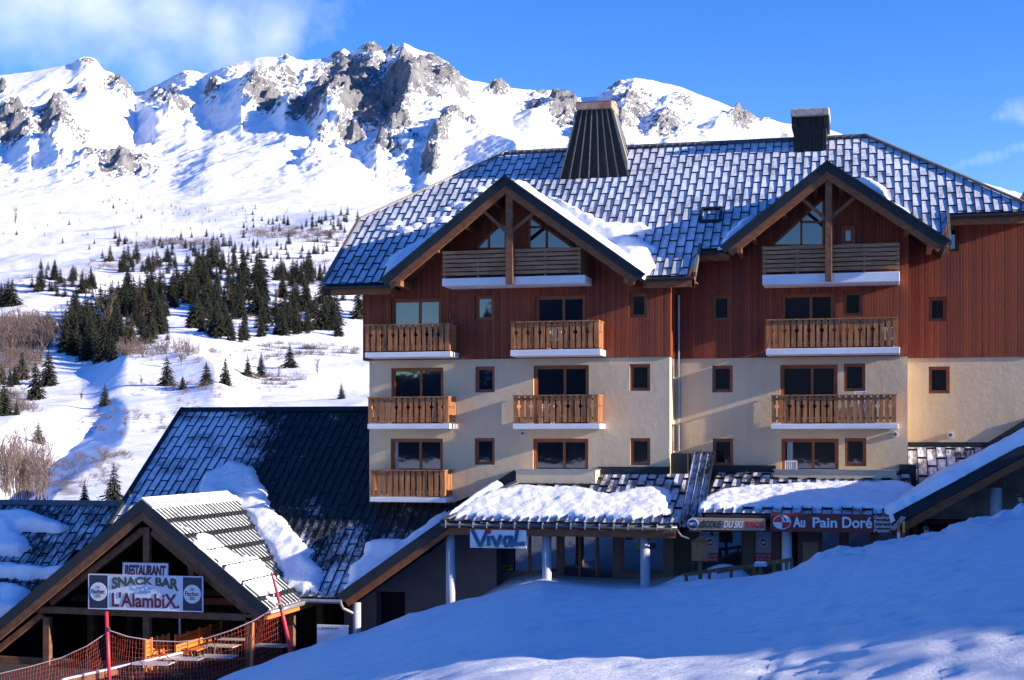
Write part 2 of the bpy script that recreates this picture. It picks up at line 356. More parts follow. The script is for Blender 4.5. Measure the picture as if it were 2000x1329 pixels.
RID = [(-900, 300), (-500, 230), (-200, 170), (0, 148), (60, 141), (100, 133), (140, 126), (155, 119), (170, 117), (188, 124), (205, 145), (235, 155), (255, 172), (264, 186), (285, 180), (310, 165), (340, 151), (365, 141), (395, 146), (440, 132), (500, 116), (545, 113), (560, 104), (578, 117), (600, 120), (640, 116), (660, 104), (672, 97), (684, 106), (698, 98), (712, 88), (730, 83), (745, 92), (755, 100), (766, 87), (774, 93), (790, 86), (815, 102), (845, 106), (872, 124), (885, 138), (900, 148), (912, 157), (950, 164), (1000, 173), (1060, 181), (1100, 189), (1135, 194), (1165, 191), (1185, 176), (1215, 160), (1240, 155), (1280, 159), (1330, 173), (1400, 200), (1480, 236), (1530, 243), (1600, 248), (1660, 268), (1750, 310), (2000, 385), (2400, 420), (3200, 330)]
TT = [(60, 1330), (90, 1110), (120, 1010), (150, 965), (200, 915), (300, 850), (450, 750), (650, 655), (900, 560), (1400, 455), (2000, 398)]
RIDGES = [ # crest polyline px,py ; height m ; width left px ; width right px
 ([(798, 205), (830, 240), (870, 258), (910, 290), (960, 320), (1010, 350)], 95, 95, 80),
 ([(905, 270), (860, 320), (835, 360)], 32, 26, 30), ([(800, 250), (755, 285), (735, 320)], 30, 24, 30),
 ([(790, 90), (800, 130), (780, 180), (800, 225)], 95, 55, 40), ([(730, 88), (722, 130), (690, 180), (665, 260)], 80, 50, 35),
 ([(640, 118), (625, 160), (650, 200), (640, 265)], 70, 45, 35), ([(872, 126), (880, 170), (890, 220)], 60, 40, 30),
 ([(560, 108), (540, 150), (510, 190), (475, 220)], 85, 60, 45), ([(600, 120), (590, 190), (560, 240)], 50, 35, 30),
 ([(440, 130), (430, 170), (415, 205)], 40, 30, 40), ([(365, 143), (340, 180), (330, 215)], 40, 30, 40), ([(188, 126), (262, 188), (300, 240)], 55, 40, 60),
 ([(0, 240), (30, 225), (55, 250), (60, 300)], 50, 50, 25), ([(100, 200), (120, 240), (115, 300)], 60, 60, 50),
 ([(660, 265), (620, 290), (560, 300), (500, 330), (420, 350)], 34, 90, 80), ([(455, 285), (420, 295), (405, 330), (395, 370)], 7, 40, 60), ([(700, 330), (650, 350), (600, 385), (560, 405)], 30, 60, 50),
 ([(1240, 156), (1230, 200), (1210, 260)], 50, 40, 40), ([(1330, 175), (1300, 230)], 40, 40, 40), ([(1420, 207), (1400, 260)], 40, 40, 40), ([(1135, 196), (1090, 215), (1040, 240)], 45, 40, 40)]
ROCKS = [(25, 250, 42, 38, 1.15), (105, 262, 42, 42, 1.1), (85, 232, 30, 25, .8), (190, 322, 60, 14, .95), (240, 338, 62, 18, 1.15), (150, 290, 50, 15, .75), (232, 165, 34, 18, 1.05), (250, 180, 18, 14, 1.0), (150, 170, 18, 10, .9), (170, 124, 20, 8, 1.2), (5, 175, 10, 14, 1.0), (310, 190, 24, 22, .9), (340, 212, 36, 24, 1.05), (415, 190, 18, 26, 1.0), (360, 152, 30, 8, .9), (450, 150, 28, 20, .65), (520, 213, 50, 24, .95), (500, 190, 30, 28, .75), (570, 150, 30, 22, .75), (560, 112, 15, 8, .95), (690, 150, 70, 50, 1.0), (640, 215, 40, 50, 1.2), (615, 245, 26, 24, 1.2), (580, 245, 20, 22, 1.0), (700, 210, 50, 50, 1.15), (735, 215, 45, 40, 1.1), (790, 190, 60, 55, 1.2), (850, 190, 45, 48, 1.2), (880, 205, 32, 28, 1.25), (660, 110, 16, 12, 1.1), (730, 96, 26, 14, 1.25), (768, 98, 12, 16, 1.1), (850, 120, 26, 16, 1.1), (905, 165, 12, 14, 1.2), (820, 140, 40, 28, .95), (770, 255, 40, 12, .9), (775, 275, 34, 12, .95), (745, 305, 30, 12, .9), (690, 283, 32, 13, 1.0), (880, 280, 24, 16, 1.1), (858, 305, 22, 16, 1.1), (840, 335, 18, 18, 1.0), (920, 290, 20, 16, .8), (975, 192, 26, 8, .95), (1055, 187, 34, 9, 1.0), (1045, 217, 22, 9, 1.0), (1100, 225, 34, 16, 1.2), (1110, 245, 40, 8, .8), (630, 300, 14, 12, .7), (610, 330, 24, 14, .7), (1200, 172, 22, 10, 1.0), (1240, 215, 40, 30, .8), (1300, 245, 50, 28, .8), (1330, 200, 40, 20, .6), (1450, 240, 22, 15, 1.2), (1465, 236, 14, 10, 1.2), (1210, 255, 40, 20, .8), (1500, 240, 14, 5, .9), (-60, 230, 40, 30, 1), (-200, 260, 60, 30, 1)]
BRUSH = [(30, 660, 80, 50, .8), (60, 700, 70, 40, .6), (230, 690, 70, 18, .5), (620, 560, 40, 30, .35), (560, 455, 70, 12, .6), (330, 475, 60, 9, .55), (250, 570, 60, 50, .45), (420, 600, 60, 60, .4), (130, 950, 60, 40, .7), (330, 755, 70, 8, .45), (400, 700, 60, 10, .35), (520, 700, 60, 14, .4), (30, 780, 60, 30, .5), (480, 745, 150, 5, .4), (250, 820, 90, 8, .35), (620, 690, 60, 10, .3), (30, 460, 14, 20, .5), (200, 890, 60, 30, .6), (590, 420, 60, 10, .3)]
def seg_d(px, py, pts):
    best = np.full(px.shape, 1e9); side = np.zeros(px.shape); tt = np.zeros(px.shape)
    for k in range(len(pts)-1):
        (x0, y0), (x1, y1) = pts[k], pts[k+1]; dx, dy = x1-x0, y1-y0; L = dx*dx+dy*dy
        q = np.clip(((px-x0)*dx+(py-y0)*dy)/L, 0, 1); ex = px-(x0+q*dx); ey = py-(y0+q*dy); d = np.hypot(ex, ey)
        cr = dx*ey-dy*ex; mk = d < best; best = np.where(mk, d, best); side = np.where(mk, np.sign(cr), side); tt = np.where(mk, (k+q)/(len(pts)-1), tt)
    return best, side, tt
def build_mountain():
    pxs = np.concatenate([np.linspace(-1300, -60, 120, endpoint=False), np.arange(-60, 1700, 2.6), np.linspace(1700, 3600, 150)])
    ts = np.concatenate([np.geomspace(60, 2000, 300, endpoint=False), np.linspace(2000, 3800, 300), np.linspace(3810, 4600, 22)])
    PX, T = np.meshgrid(pxs, ts, indexing='ij'); rid = np.interp(PX, [a for a, b in RID], [b for a, b in RID])
    ty = np.interp(T, [a for a, b in TT], [b for a, b in TT])
    s = np.clip((T-2000)/1800, 0, 1)
    PY = np.where(T < 2000, ty, 398-(398-rid)*s**1.2)
    Z = (HZ-PY)/F*T
    U = (PX-1000)/F; wx = T*(-SA+U*CA); wy = T*(CA+U*SA)
    rock = np.zeros(PX.shape); brush = np.zeros(PX.shape)
    for x, y, rx, ry, st in ROCKS+[(560, 180, 60, 50, .6), (690, 190, 130, 75, .72), (850, 180, 75, 75, .8), (330, 190, 50, 40, .62), (80, 270, 70, 45, .62), (220, 325, 80, 26, .65), (800, 300, 90, 40, .5), (1230, 210, 70, 50, .62)]: rock = np.maximum(rock, st*(.86 if x < 420 else 1)*np.exp(-(((PX-x)/rx)**2+((PY-y)/ry)**2)*.75))
    for x, y, rx, ry, st in BRUSH: brush = np.maximum(brush, st*np.exp(-(((PX-x)/rx)**2+((PY-y)/ry)**2)*.75))
    fade = 1-sm(T, 3600, 3800)*.75
    dz = 0
    for pts, h, wl, wr in RIDGES:
        d, sd, q = seg_d(PX, PY, pts)
        # left side of the crest in the picture = smaller px
        cx = np.interp(np.clip(q, 0, 1)*(len(pts)-1), range(len(pts)), [p[0] for p in pts])
        w = np.where(PX < cx, wl, wr)
        dz = dz+h*np.clip(1-d/w, 0, 1)**1.25*np.clip(q*6+.25, 0, 1)
    mtn = sm(T, 1900, 2400)
    rug = (rdg(wx/230, wy/320, 6, 3, .55)-.55)*(26+85*np.clip(rock, 0, 1))+(rdg(wx/60, wy/110, 5, 9, .6)-.5)*(4+42*np.clip(rock, 0, 1))
    Z = Z+mtn*(dz*.55*(1-sm(T, 3300, 3780)*.85)+rug*fade+(rdg(wx/26, wy/44, 5, 19, .62)-.55)*(1.2+30*np.clip(rock, 0, 1))*(fade*.6+.4))
    # rolling hillside in front
    roll = (fbm(wx/150+3, wy/150, 5, 21)-.5)*18*sm(T, 130, 500)*(1-mtn)+(fbm(wx/420, wy/420+9, 3, 5)-.5)*55*sm(T, 400, 900)*(1-sm(T, 1700, 2300))
    roll = roll+(fbm(wx/28, wy/28, 4, 31)-.5)*1.6*sm(T, 80, 250)*(1-mtn)
    Z = Z+roll
    # knoll with a shaded left flank in the middle distance, stream gully at the lower left
    d, sd, q = seg_d(PX, PY, [(250, 715), (330, 712), (420, 735)]); Z = Z+7*np.clip(1-d/95, 0, 1)**1.5
    d, sd, q = seg_d(PX, PY, [(180, 830), (60, 905), (20, 960)]); Z = Z-4*np.clip(1-d/75, 0, 1)**1.3
    Z = Z-sm(T, 3805, 4600)*500
    o = grid_obj('mountain', np.stack([wx, wy, Z], -1), 'mountain', {'rock': rock*mtn, 'brush': brush})
    tag(o, kind='structure')
    return pxs, ts, Z
TPX, TTS, TZ = build_mountain()
def on_hill(px, py):                       # point of the hillside seen at (px, py): the nearest crossing
    k = int(np.clip(np.searchsorted(TPX, px), 1, len(TPX)-1)); z = TZ[k]; p = HZ-z/TTS*F
    ok = np.nonzero((p <= py) & (TTS > 75))[0]
    if not len(ok): return None
    i = ok[0]; return D(px, HZ-TZ[k, i]/TTS[i]*F, TTS[i]), TTS[i]

# ---------------------------------------------------------------- ski slope in front (camera side)
CREST = [(-900, 1560), (0, 1500), (200, 1440), (300, 1392), (400, 1338), (460, 1312), (520, 1292), (600, 1266), (640, 1250), (700, 1240), (750, 1222), (800, 1199), (850, 1186), (900, 1174), (960, 1163), (1020, 1152), (1060, 1144), (1100, 1152), (1200, 1156), (1280, 1153), (1330, 1142), (1400, 1136), (1480, 1128), (1540, 1113), (1600, 1094), (1660, 1078), (1720, 1062), (1800, 1046), (1850, 1035), (1900, 1018), (1950, 1010), (2000, 1003), (2100, 985), (2400, 940), (3200, 820)]
def ground_z(x, y):
    x = np.asarray(x, float); y = np.asarray(y, float)
    t = -SA*x+CA*y; r = CA*x+SA*y; tt = np.maximum(t, 6); px = 1000+F*r/tt
    px = np.clip(px, -900, 3200)
    tb = np.arange(-900, 3201, 20.0); cv = np.interp(tb, [a for a, b in CREST], [b for a, b in CREST]); kr = np.exp(-(np.arange(-20, 21)/8.0)**2); kr /= kr.sum()
    cs = np.convolve(np.pad(cv, 20, 'edge'), kr, 'valid'); w_ = sm(tt/46.0, .72, 1.0)
    vc = (HZ-(np.interp(px, tb, cs)*(1-w_)+np.interp(px, [a for a, b in CREST], [b for a, b in CREST])*w_))/F
    tc = np.interp(px, [-900, 300, 600, 900, 1100, 1350, 1600, 2400], [44, 44, 46, 49.5, 48.5, 47.5, 46, 46])
    zc = vc*tc; z = -1.75+(zc+1.75)*(np.clip(t, 0, 1e9)/tc)**1.16
    z = np.where(t < -2, -1.75+(t+2)*.05, z)
    behind = zc-np.interp(px, [0, 900, 1050, 1300, 1450, 1700, 2100], [0, .2, .1, .25, .5, 1.6, 2.2])*sm(t-tc, 0, 3.5)
    hid = vc*t-.22*sm(t-tc, 0, 2.5); wl = 1-sm(px, 880, 1010); behind = np.where(t > tc, behind*(1-wl)+np.minimum(behind, hid)*wl, behind)
    z = np.where(t > tc, behind, z)
    # unseen berm added right of the frame, crest shaped to shade the slope
    top = np.interp(y, [-30, 10.5, 11.8, 12.8, 14.5, 17.4, 18.4, 21, 40, 46.5, 49], [.0, .7, .9, 1.45, 1.62, 1.8, 2.6, 2.8, 2.9, 2.8, 2.1])
    k = sm(x, 7.5, 14); z = z*(1-k)+np.maximum(z, top)*k
    # terrace hollow
    hol = sm(-x, 18.6, 20.2)*sm(y, 41.0, 43.5); z = z*(1-hol)+np.minimum(z, -8.06)*hol
    return z
def build_ground():
    xs = np.concatenate([np.linspace(-70, -24, 90, endpoint=False), np.arange(-24, 12, .12), np.linspace(12, 60, 90)]); ys = np.concatenate([np.linspace(-30, 12, 40, endpoint=False), np.arange(12, 60, .16)])
    X, Y = np.meshgrid(xs, ys, indexing='ij'); Z = ground_z(X, Y)
    t = -SA*X+CA*Y
    near = 1-sm(t, 52, 60)
    crest = np.exp(-((t-46)/4.0)**2)
    Z = Z+((fbm(X/3.2, Y/3.2, 4, 2)-.5)*.09+(fbm(X*1.1, Y*1.1, 4, 8)-.5)*(.04+.16*crest)+(rdg(X*2.4, Y*2.4, 3, 4)-.6)*(.02+.10*crest+.16*crest*sm(X, -2.5, 0))*sm(X, -12, -4))*near
    rng = np.random.RandomState(4)        # old footprints and ski ruts
    for k in range(250):
        cx = rng.uniform(-12, 6); cy = rng.uniform(12, 44); Z = Z-.06*np.exp(-(((X-cx)/.16)**2+((Y-cy)/.22)**2))
    for k in range(600):
        cx = rng.uniform(-9, 4.5); cy = rng.uniform(11, 22); Z = Z-rng.uniform(.010, .026)*np.exp(-(((X-cx)/rng.uniform(.09, .2))**2+((Y-cy)/.2)**2))
    for k in range(0):
        q = 14+k*.75; cx = -3.2-.24*q+.14*(k % 2)+.5*math.sin(q*.2); Z = Z-.06*np.exp(-(((X-cx)/.13)**2+((Y-q)/.2)**2))
    for c, sl_ in ((2.5, -.12), (2.9, -.12), (-1.0, .02), (-.6, .02), (6.2, -.3), (-6, .15)):
        Z = Z-.018*np.exp(-((X-(c+sl_*(Y-20)))/.07)**2)
    # snow heaps thrown up along the bank
    for px, py, t0, r, h in ((1625, 1090, 45.8, .55, .22), (1592, 1100, 45.5, .3, .15), (1962, 1005, 45, .25, .2), (1995, 992, 45, .3, .35), (1400, 1130, 51.2, .7, .5), (1440, 1128, 51.0, .6, .35), (1335, 1135, 51.0, .6, .25)):
        p = D(px, py, t0); Z = Z+h*np.exp(-((X-p.x)**2+(Y-p.y)**2)/(r*r))
    o = grid_obj('snow_slope', np.stack([X, Y, Z], -1), 'slope_snow'); tag(o, kind='structure')
build_ground()
# wide snow ground under and around everything, unseen dark wooded hills added behind the camera for the panes to reflect
m_, t_, p_, v_ = mat('valley', (.8, .83, .9), None, .9, spec=.1)
sx_ = t_.node('ShaderNodeSeparateXYZ', {0: v_}); far_ = t_.node('ShaderNodeMapRange', {0: sx_.outputs[1], 1: -40.0, 2: -70.0}).outputs[0]
wf_ = t_.math('MULTIPLY', far_, t_.ramp(t_.noise(v_, .012, 6, .65), [(.30, 0.0), (.36, 1.0)]))
t_.l.new(t_.mix(wf_, (.8, .83, .9), (.018, .024, .014)), p_.inputs['Base Color'])
def build_far_ground():
    r = np.geomspace(20, 9000, 60); th = np.linspace(0, 2*math.pi, 181); RR, TH = np.meshgrid(r, th, indexing='ij')
    X = RR*np.cos(TH)-5; Y = RR*np.sin(TH)+30
    t = -SA*X+CA*Y; back = sm(-Y, 60, 500)
    Z = -13-.01*RR+back*(RR*(.05+.065*sm(X/np.maximum(-Y, 1), -.31, -.24))+70*(fbm(X/260, Y/260, 5, 77)-.4))*sm(RR, 60, 600)  # added back hills kept lower at left so those upper panes reflect sky
    o = grid_obj('ground', np.stack([X, Y, Z], -1), 'valley', {'rock': np.zeros(X.shape), 'brush': back*0})
    tag(o, kind='structure')
build_far_ground()
# ---------------------------------------------------------------- sheet metal roofs and roof snow
def panel_roof(mb, O, A, B, N, a0, a1, blo, bhi, cw=.32, tl=1.02, rib=.034, lip=.011, seam=True, base=.16, ribw=.03, first=0):
    O = Vector(O); A = Vector(A); B = Vector(B); N = Vector(N)
    def P(a, b, h): return O+A*a+B*b+N*h
    n = max(1, round((a1-a0)/cw)); w = (a1-a0)/n; e = 1e-4
    for i in range(n):
        l = a0+i*w; r = l+w; L0, L1 = blo(l+e), blo(r-e); H0, H1 = bhi(l+e), bhi(r-e)
        if H0-L0 < .02 and H1-L1 < .02: continue
        mb.quad(P(l, L0, -base), P(r, L1, -base), P(r, max(H1, L1), -base), P(l, max(H0, L0), -base), 2)
        off = (((i+first) % 2)*.5+((i*7) % 5)*.02)*tl if seam else 0
        b = math.floor((min(L0, L1)-off)/tl)*tl+off if seam else min(L0, L1)
        while b < max(H0, H1):
            bn = b+tl if seam else max(H0, H1)
            p0, p1 = max(b, L0), max(b, L1); q0, q1 = min(bn, H0), min(bn, H1)
            if q0 > p0+.01 or q1 > p1+.01:
                q0 = max(q0, p0); q1 = max(q1, p1); hl = .03 if seam else .01
                mb.quad(P(l, p0, hl), P(r, p1, hl), P(r, q1, .004), P(l, q0, .004), 0)
                if seam and q0-p0 > .1 and q1-p1 > .1:
                    k = .03
                    vs = [P(l+.02, p0-.008, 0), P(r-.02, p1-.008, 0), P(r-.02, p1+k, .02), P(l+.02, p0+k, .02), P(l+.02, p0-.008, hl+lip), P(r-.02, p1-.008, hl+lip), P(r-.02, p1+k, hl+lip), P(l+.02, p0+k, hl+lip)]
                    mb.add(vs, [(0, 1, 5, 4), (4, 5, 6, 7), (1, 2, 6, 5), (3, 0, 4, 7), (2, 3, 7, 6)], 1)
            b = bn
    for i in range(n+1):
        a = a0+i*w; aa = min(max(a, a0+e), a1-e); L, H = blo(aa), bhi(aa)
        if H-L < .05: continue
        x0, x1 = a-ribw/2, a+ribw/2
        vs = [P(x0, L, -.02), P(x1, L, -.02), P(x1, H, -.02), P(x0, H, -.02), P(x0, L, rib+.03), P(x1, L, rib+.03), P(x1, H, rib), P(x0, H, rib)]
        mb.add(vs, [(4, 5, 6, 7), (0, 1, 5, 4), (1, 2, 6, 5), (2, 3, 7, 6), (3, 0, 4, 7)], 1)
def snow_patch(label, O, A, B, N, poly, thick=.25, res=.12, seed=1, rag=.35, lump=.12, name='roof_snow', material='roof_snow'):
    poly = np.array(poly, float); mn = poly.min(0)-.3; mx = poly.max(0)+.3
    a = np.arange(mn[0], mx[0], res); b = np.arange(mn[1], mx[1], res); AA, BB = np.meshgrid(a, b, indexing='ij')
    wa = AA+(fbm(AA*1.3+seed, BB*1.3, 4, seed)-.5)*rag*2; wb = BB+(fbm(AA*1.3, BB*1.3+seed*3, 4, seed+5)-.5)*rag*2
    ins = np.zeros(AA.shape, bool); n = len(poly)
    for i in range(n):
        x0, y0 = poly[i]; x1, y1 = poly[(i+1) % n]
        c = ((y0 > wb) != (y1 > wb)) & (wa < (x1-x0)*(wb-y0)/((y1-y0) if abs(y1-y0) > 1e-9 else 1e-9)+x0); ins ^= c
    d, _, _ = seg_d(wa, wb, [tuple(p) for p in poly]+[tuple(poly[0])])
    sd = np.where(ins, d, -d)
    h = np.clip(sd/.28, -1, 1); h = np.where(h > 0, np.sqrt(np.clip(h, 0, 1)), h*.6)
    H = h*thick*(.65+.7*fbm(AA*.9, BB*.9, 3, seed+9))+(fbm(AA*2.6, BB*2.6, 4, seed+2)-.5)*lump*(h > 0)+(h > 0)*.07
    H = np.where(h <= 0, -.14, H)
    O, A, B, N = (np.array(q) for q in (O, A, B, N))
    P = O+AA[..., None]*A+BB[..., None]*B+H[..., None]*N
    o = grid_obj(name, P, material, keep=ins)
    tag(o, label, 'snow', 'snow lying on the roofs'); return o

SL = .74; NRM = math.sqrt(1+SL*SL); BU = (0, 1/NRM, SL/NRM); NU = (0, -SL/NRM, 1/NRM)
def zmain(y): return 5.96+SL*(y-53.8)
GA = dict(xp=-13.15, zp=9.74, xl=-17.94, zl=6.02, xr=-7.96, zr=5.98, yf=53.3)
GB = dict(xp=-1.52, zp=10.02, xl=-5.33, zl=7.07, xr=2.72, zr=7.04, yf=54.7)
def gz(g, x): return g['zp']-(g['zp']-g['zl'])*(g['xp']-x)/(g['xp']-g['xl']) if x < g['xp'] else g['zp']-(g['zp']-g['zr'])*(x-g['xp'])/(g['xr']-g['xp'])
RY = 62.6; RZ = zmain(RY)
def ylo(x):
    y = 53.8 if x < -6.2 else 55.3 if x < 2.75 else 57.0
    for g in (GA, GB):
        if g['xl']+.05 < x < g['xr']-.02: y = max(y, (gz(g, x)-5.96)/SL+53.8-.15)
    return y
def yhi(x):
    if x < -15.35: return 58.0+(RY-58.0)*(x+20.45)/5.1
    if x > -.2: return RY-(RY-57.0)*(x+.2)/6.2
    return RY
bld = thing('apartment_building', 'large apartment building with cream plaster, red brown cladding, two gables and a snowy metal roof', 'building', (-8, 55, -6))
def wall_holes(mb, x0, x1, z0, z1, Y, holes, depth=.14, m=0):
    hs = [h for h in holes if h[0] < x1 and h[1] > x0 and h[2] < z1 and h[3] > z0]
    xs = sorted({x0, x1, *[min(max(q, x0), x1) for h in hs for q in h[:2]]}); zs = sorted({z0, z1, *[min(max(q, z0), z1) for h in hs for q in h[2:]]})
    for i in range(len(xs)-1):
        for j in range(len(zs)-1):
            cx, cz = (xs[i]+xs[i+1])/2, (zs[j]+zs[j+1])/2
            if any(h[0] < cx < h[1] and h[2] < cz < h[3] for h in hs): continue
            mb.quad((xs[i], Y, zs[j]), (xs[i+1], Y, zs[j]), (xs[i+1], Y, zs[j+1]), (xs[i], Y, zs[j+1]), m)
    for a, b, c, d in hs:
        e = Y+depth
        mb.quad((a, Y, c), (a, e, c), (a, e, d), (a, Y, d), m); mb.quad((b, Y, c), (b, Y, d), (b, e, d), (b, e, c), m)
        mb.quad((a, Y, c), (b, Y, c), (b, e, c), (a, e, c), m); mb.quad((a, Y, d), (a, e, d), (b, e, d), (b, Y, d), m)
def window(x0, x1, z0, z1, Y, parent, kind='small', material='frame_wood', curtain=None, split=.56):
    fr = MB(); w = .07 if kind == 'small' else .08; y0, y1 = Y-.015, Y+.09
    def rect(a, b, c, d, ww, yy0, yy1):
        fr.box(a, a+ww, yy0, yy1, c, d); fr.box(b-ww, b, yy0, yy1, c, d); fr.box(a+ww, b-ww, yy0, yy1, c, c+ww); fr.box(a+ww, b-ww, yy0, yy1, d-ww, d)
    rect(x0-.03, x1+.03, z0-.03, z1+.03, w+.03, y0, y1)
    if kind == 'double':
        xm = x0+(x1-x0)*split; rect(x0+w, xm, z0+w, z1-w, .055, Y+.03, Y+.085); rect(xm-.02, x1-w, z0+w, z1-w, .06, Y+.02, Y+.075)
    else: rect(x0+w, x1-w, z0+w, z1-w, .05, Y+.02, Y+.08)
    f = obj('window', fr, material, parent)
    obj('pane', MB().quad((x0, Y+.07, z0), (x1, Y+.07, z0), (x1, Y+.07, z1), (x0, Y+.07, z1)), 'glass', f)
    if curtain:
        a, b = x0+(x1-x0)*curtain[0], x0+(x1-x0)*curtain[1]; cm = MB(); n = 14
        for i in range(n):
            q0, q1 = a+(b-a)*i/n, a+(b-a)*(i+1)/n
            cm.quad((q0, Y+.055+.006*(i % 2), z0+.15), (q1, Y+.055+.006*((i+1) % 2), z0+.15), (q1, Y+.055+.006*((i+1) % 2), z1-.1), (q0, Y+.055+.006*(i % 2), z1-.1))
        obj('curtain', cm, 'curtain', f)
YA, YB, YC = 55.0, 56.5, 58.2; XAL, XAR, XBR, XCR = -19.0, -7.25, 1.33, 5.75; ZW = 3.10
def hole(px0, px1, py0, py1, Y):
    a = W(px0, py1, Y); b = W(px1, py0, Y); return (a.x, b.x, a.z, b.z)
WIN = []   # hole, Y, kind
for q in ((764, 862, 582, 686), (1045, 1144, 576, 683), (764, 866, 718, 828), (1042, 1150, 713, 828), (763, 865, 857, 972), (1041, 1149, 857, 928)): WIN.append((hole(*q, YA), YA, 'double'))
for q in ((928, 964, 577, 626), (1230, 1264, 572, 621), (928, 966, 716, 767), (1230, 1270, 711, 764), (927, 966, 856, 908), (1231, 1270, 856, 909)): WIN.append((hole(*q, YA), YA, 'small'))
for q in ((1526, 1630, 572, 682), (1524, 1636, 712, 828), (1526, 1638, 857, 928)): WIN.append((hole(*q, YB), YB, 'double'))
for q in ((1391, 1426, 576, 627), (1647, 1685, 569, 618), (1391, 1431, 714, 767), (1648, 1690, 710, 765), (1392, 1432, 857, 910), (1650, 1692, 856, 911)): WIN.append((hole(*q, YB), YB, 'small'))
for q in ((1814, 1849, 580, 628), (1814, 1855, 716, 769), (1850, 1872, 442, 492)): WIN.append((hole(*q, YC), YC, 'small'))
pl = MB(); wd_ = MB()
for x0, x1, Y in ((XAL, XAR, YA), (XAR, XBR, YB), (XBR, XCR, YC)):
    hs = [h for h, y, k in WIN if y == Y]
    wall_holes(pl, x0, x1, -7, ZW, Y, hs)
    top = zmain(Y)-.22
    wall_holes(wd_, x0-.04, x1+(.04 if Y != YC else 0), ZW, top, Y-.045, hs, .18)
pl.quad((XAR, YA, -7), (XAR, YB, -7), (XAR, YB, ZW), (XAR, YA, ZW)); pl.quad((XBR, YB, -7), (XBR, YC, -7), (XBR, YC, ZW), (XBR, YB, ZW))
pl.quad((XAL, YA, -7), (XAL, 70.2, -7), (XAL, 70.2, ZW), (XAL, YA, ZW)); pl.quad((XCR, YC, -7), (XCR, 70.2, -7), (XCR, 70.2, ZW), (XCR, YC, ZW)); pl.quad((XAL, 70.2, -7), (XCR, 70.2, -7), (XCR, 70.2, ZW), (XAL, 70.2, ZW))
e = .045
for x, ya, yb, sg in ((XAR+.04, YA-e, YB-e, 1), (XBR+.04, YB-e, YC-e, 1)):
    wd_.quad((x, ya, ZW), (x, yb, ZW), (x, yb, zmain(yb)-.2), (x, ya, zmain(ya)-.2))
wd_.prismx([(YA-e, ZW), (70.25, ZW), (70.25, 6.6), (RY+4.6, 9.0), (RY-4.6, 9.0), (YA-e, zmain(YA-e)-.22)], XAL-.25, XAL-.04)
wd_.prismx([(YC-e, ZW), (70.25, ZW), (70.25, 6.6), (RY+2.8, 9.6), (RY-2.8, 9.6), (YC-e, zmain(YC-e)-.22)], XCR, XCR+.1)
wd_.quad((XAL, 70.25, ZW), (XCR, 70.25, ZW), (XCR, 70.25, 6.6), (XAL, 70.25, 6.6))
for g, Y in ((GA, YA), (GB, YB)):       # gable walls above the eaves line
    zt = zmain(Y)-.22; s = (g['zp']-g['zr'])/(g['xr']-g['xp'])
    hl = (g['zp']-.35-zt)/((g['zp']-g['zl'])/(g['xp']-g['xl'])); hr = (g['zp']-.35-zt)/s
    wd_.prism([(g['xp']-hl, zt), (g['xp']+hr, zt), (g['xp'], g['zp']-.35)], Y-e, Y+.3)
wd_.quad((XAL, YA-e, ZW), (XAR+.04, YA-e, ZW), (XAR+.04, YA+.1, ZW), (XAL, YA+.1, ZW)); wd_.quad((XAR, YB-e, ZW), (XBR+.04, YB-e, ZW), (XBR+.04, YB+.1, ZW), (XAR, YB+.1, ZW)); wd_.quad((XBR, YC-e, ZW), (XCR, YC-e, ZW), (XCR, YC+.1, ZW), (XBR, YC+.1, ZW))
obj('wall', pl, 'plaster', bld); obj('timber_cladding', wd_, 'cladding', bld)
for i, (h, Y, k) in enumerate(WIN):
    window(*h, Y+.1, bld, k, curtain={4: (.02, .12), 7: None, 14: (.10, .2)}.get(i))
# main roof
rf = MB(); O = (0, 53.8, 5.96); b_of = lambda y: (y-53.8)*NRM
panel_roof(rf, O, (1, 0, 0), BU, NU, -20.45, 6.0, lambda x: b_of(ylo(x)), lambda x: b_of(yhi(x)))
# back slope and hip ends as plain sheets
P3 = lambda x, y, z: (x, y, z); yb0 = 2*RY-53.8
rf.quad((-20.45, 2*RY-58, zmain(58)), (-15.35, RY, RZ), (-.2, RY, RZ), (6.0, 2*RY-57, zmain(57)), 0); rf.quad((-20.45, yb0, 5.96), (-20.45, 2*RY-58, zmain(58)), (6.0, 2*RY-57, zmain(57)), (6.0, yb0, 5.96), 0)
rf.add([(-20.45, 58, zmain(58)), (-20.45, 2*RY-58, zmain(58)), (-15.35, RY, RZ)], [(0, 1, 2)], 0); rf.add([(6.0, 57, zmain(57)), (6.0, 2*RY-57, zmain(57)), (-.2, RY, RZ)], [(0, 1, 2)], 0)
rf.prismx([(53.8, 5.8), (58, zmain(58)-.16), (2*RY-58, zmain(58)-.16), (yb0, 5.8), (yb0, 5.6), (2*RY-58.1, zmain(58)-.42), (58.1, zmain(58)-.42), (53.8, 5.55)], -20.45, -20.2, 1)
roof = obj('roof', rf, ['frost_main', 'black_metal', 'beam_wood'], bld)
cap = MB()   # ridge and hip cappings
cap.prismx([(RY-.22, RZ-.10), (RY, RZ+.10), (RY+.22, RZ-.10)], -15.4, -.15)
for a, b in (((-15.35, RY, RZ+.06), (-20.5, 58, zmain(58)+.06)), ((-.2, RY, RZ+.06), (6.05, 57, zmain(57)+.06))): cap.beam(a, b, .26, .08)
cap.beam((-20.45, 58, zmain(58)+.05), (-20.45, 53.75, 5.99), .12, .16); cap.beam((-6.18, 53.75, 6.0), (-6.18, 55.5, zmain(55.5)+.05), .1, .2); cap.beam((2.77, 55.25, zmain(55.25)+.03), (2.77, 57.1, zmain(57.1)+.05), .1, .2)
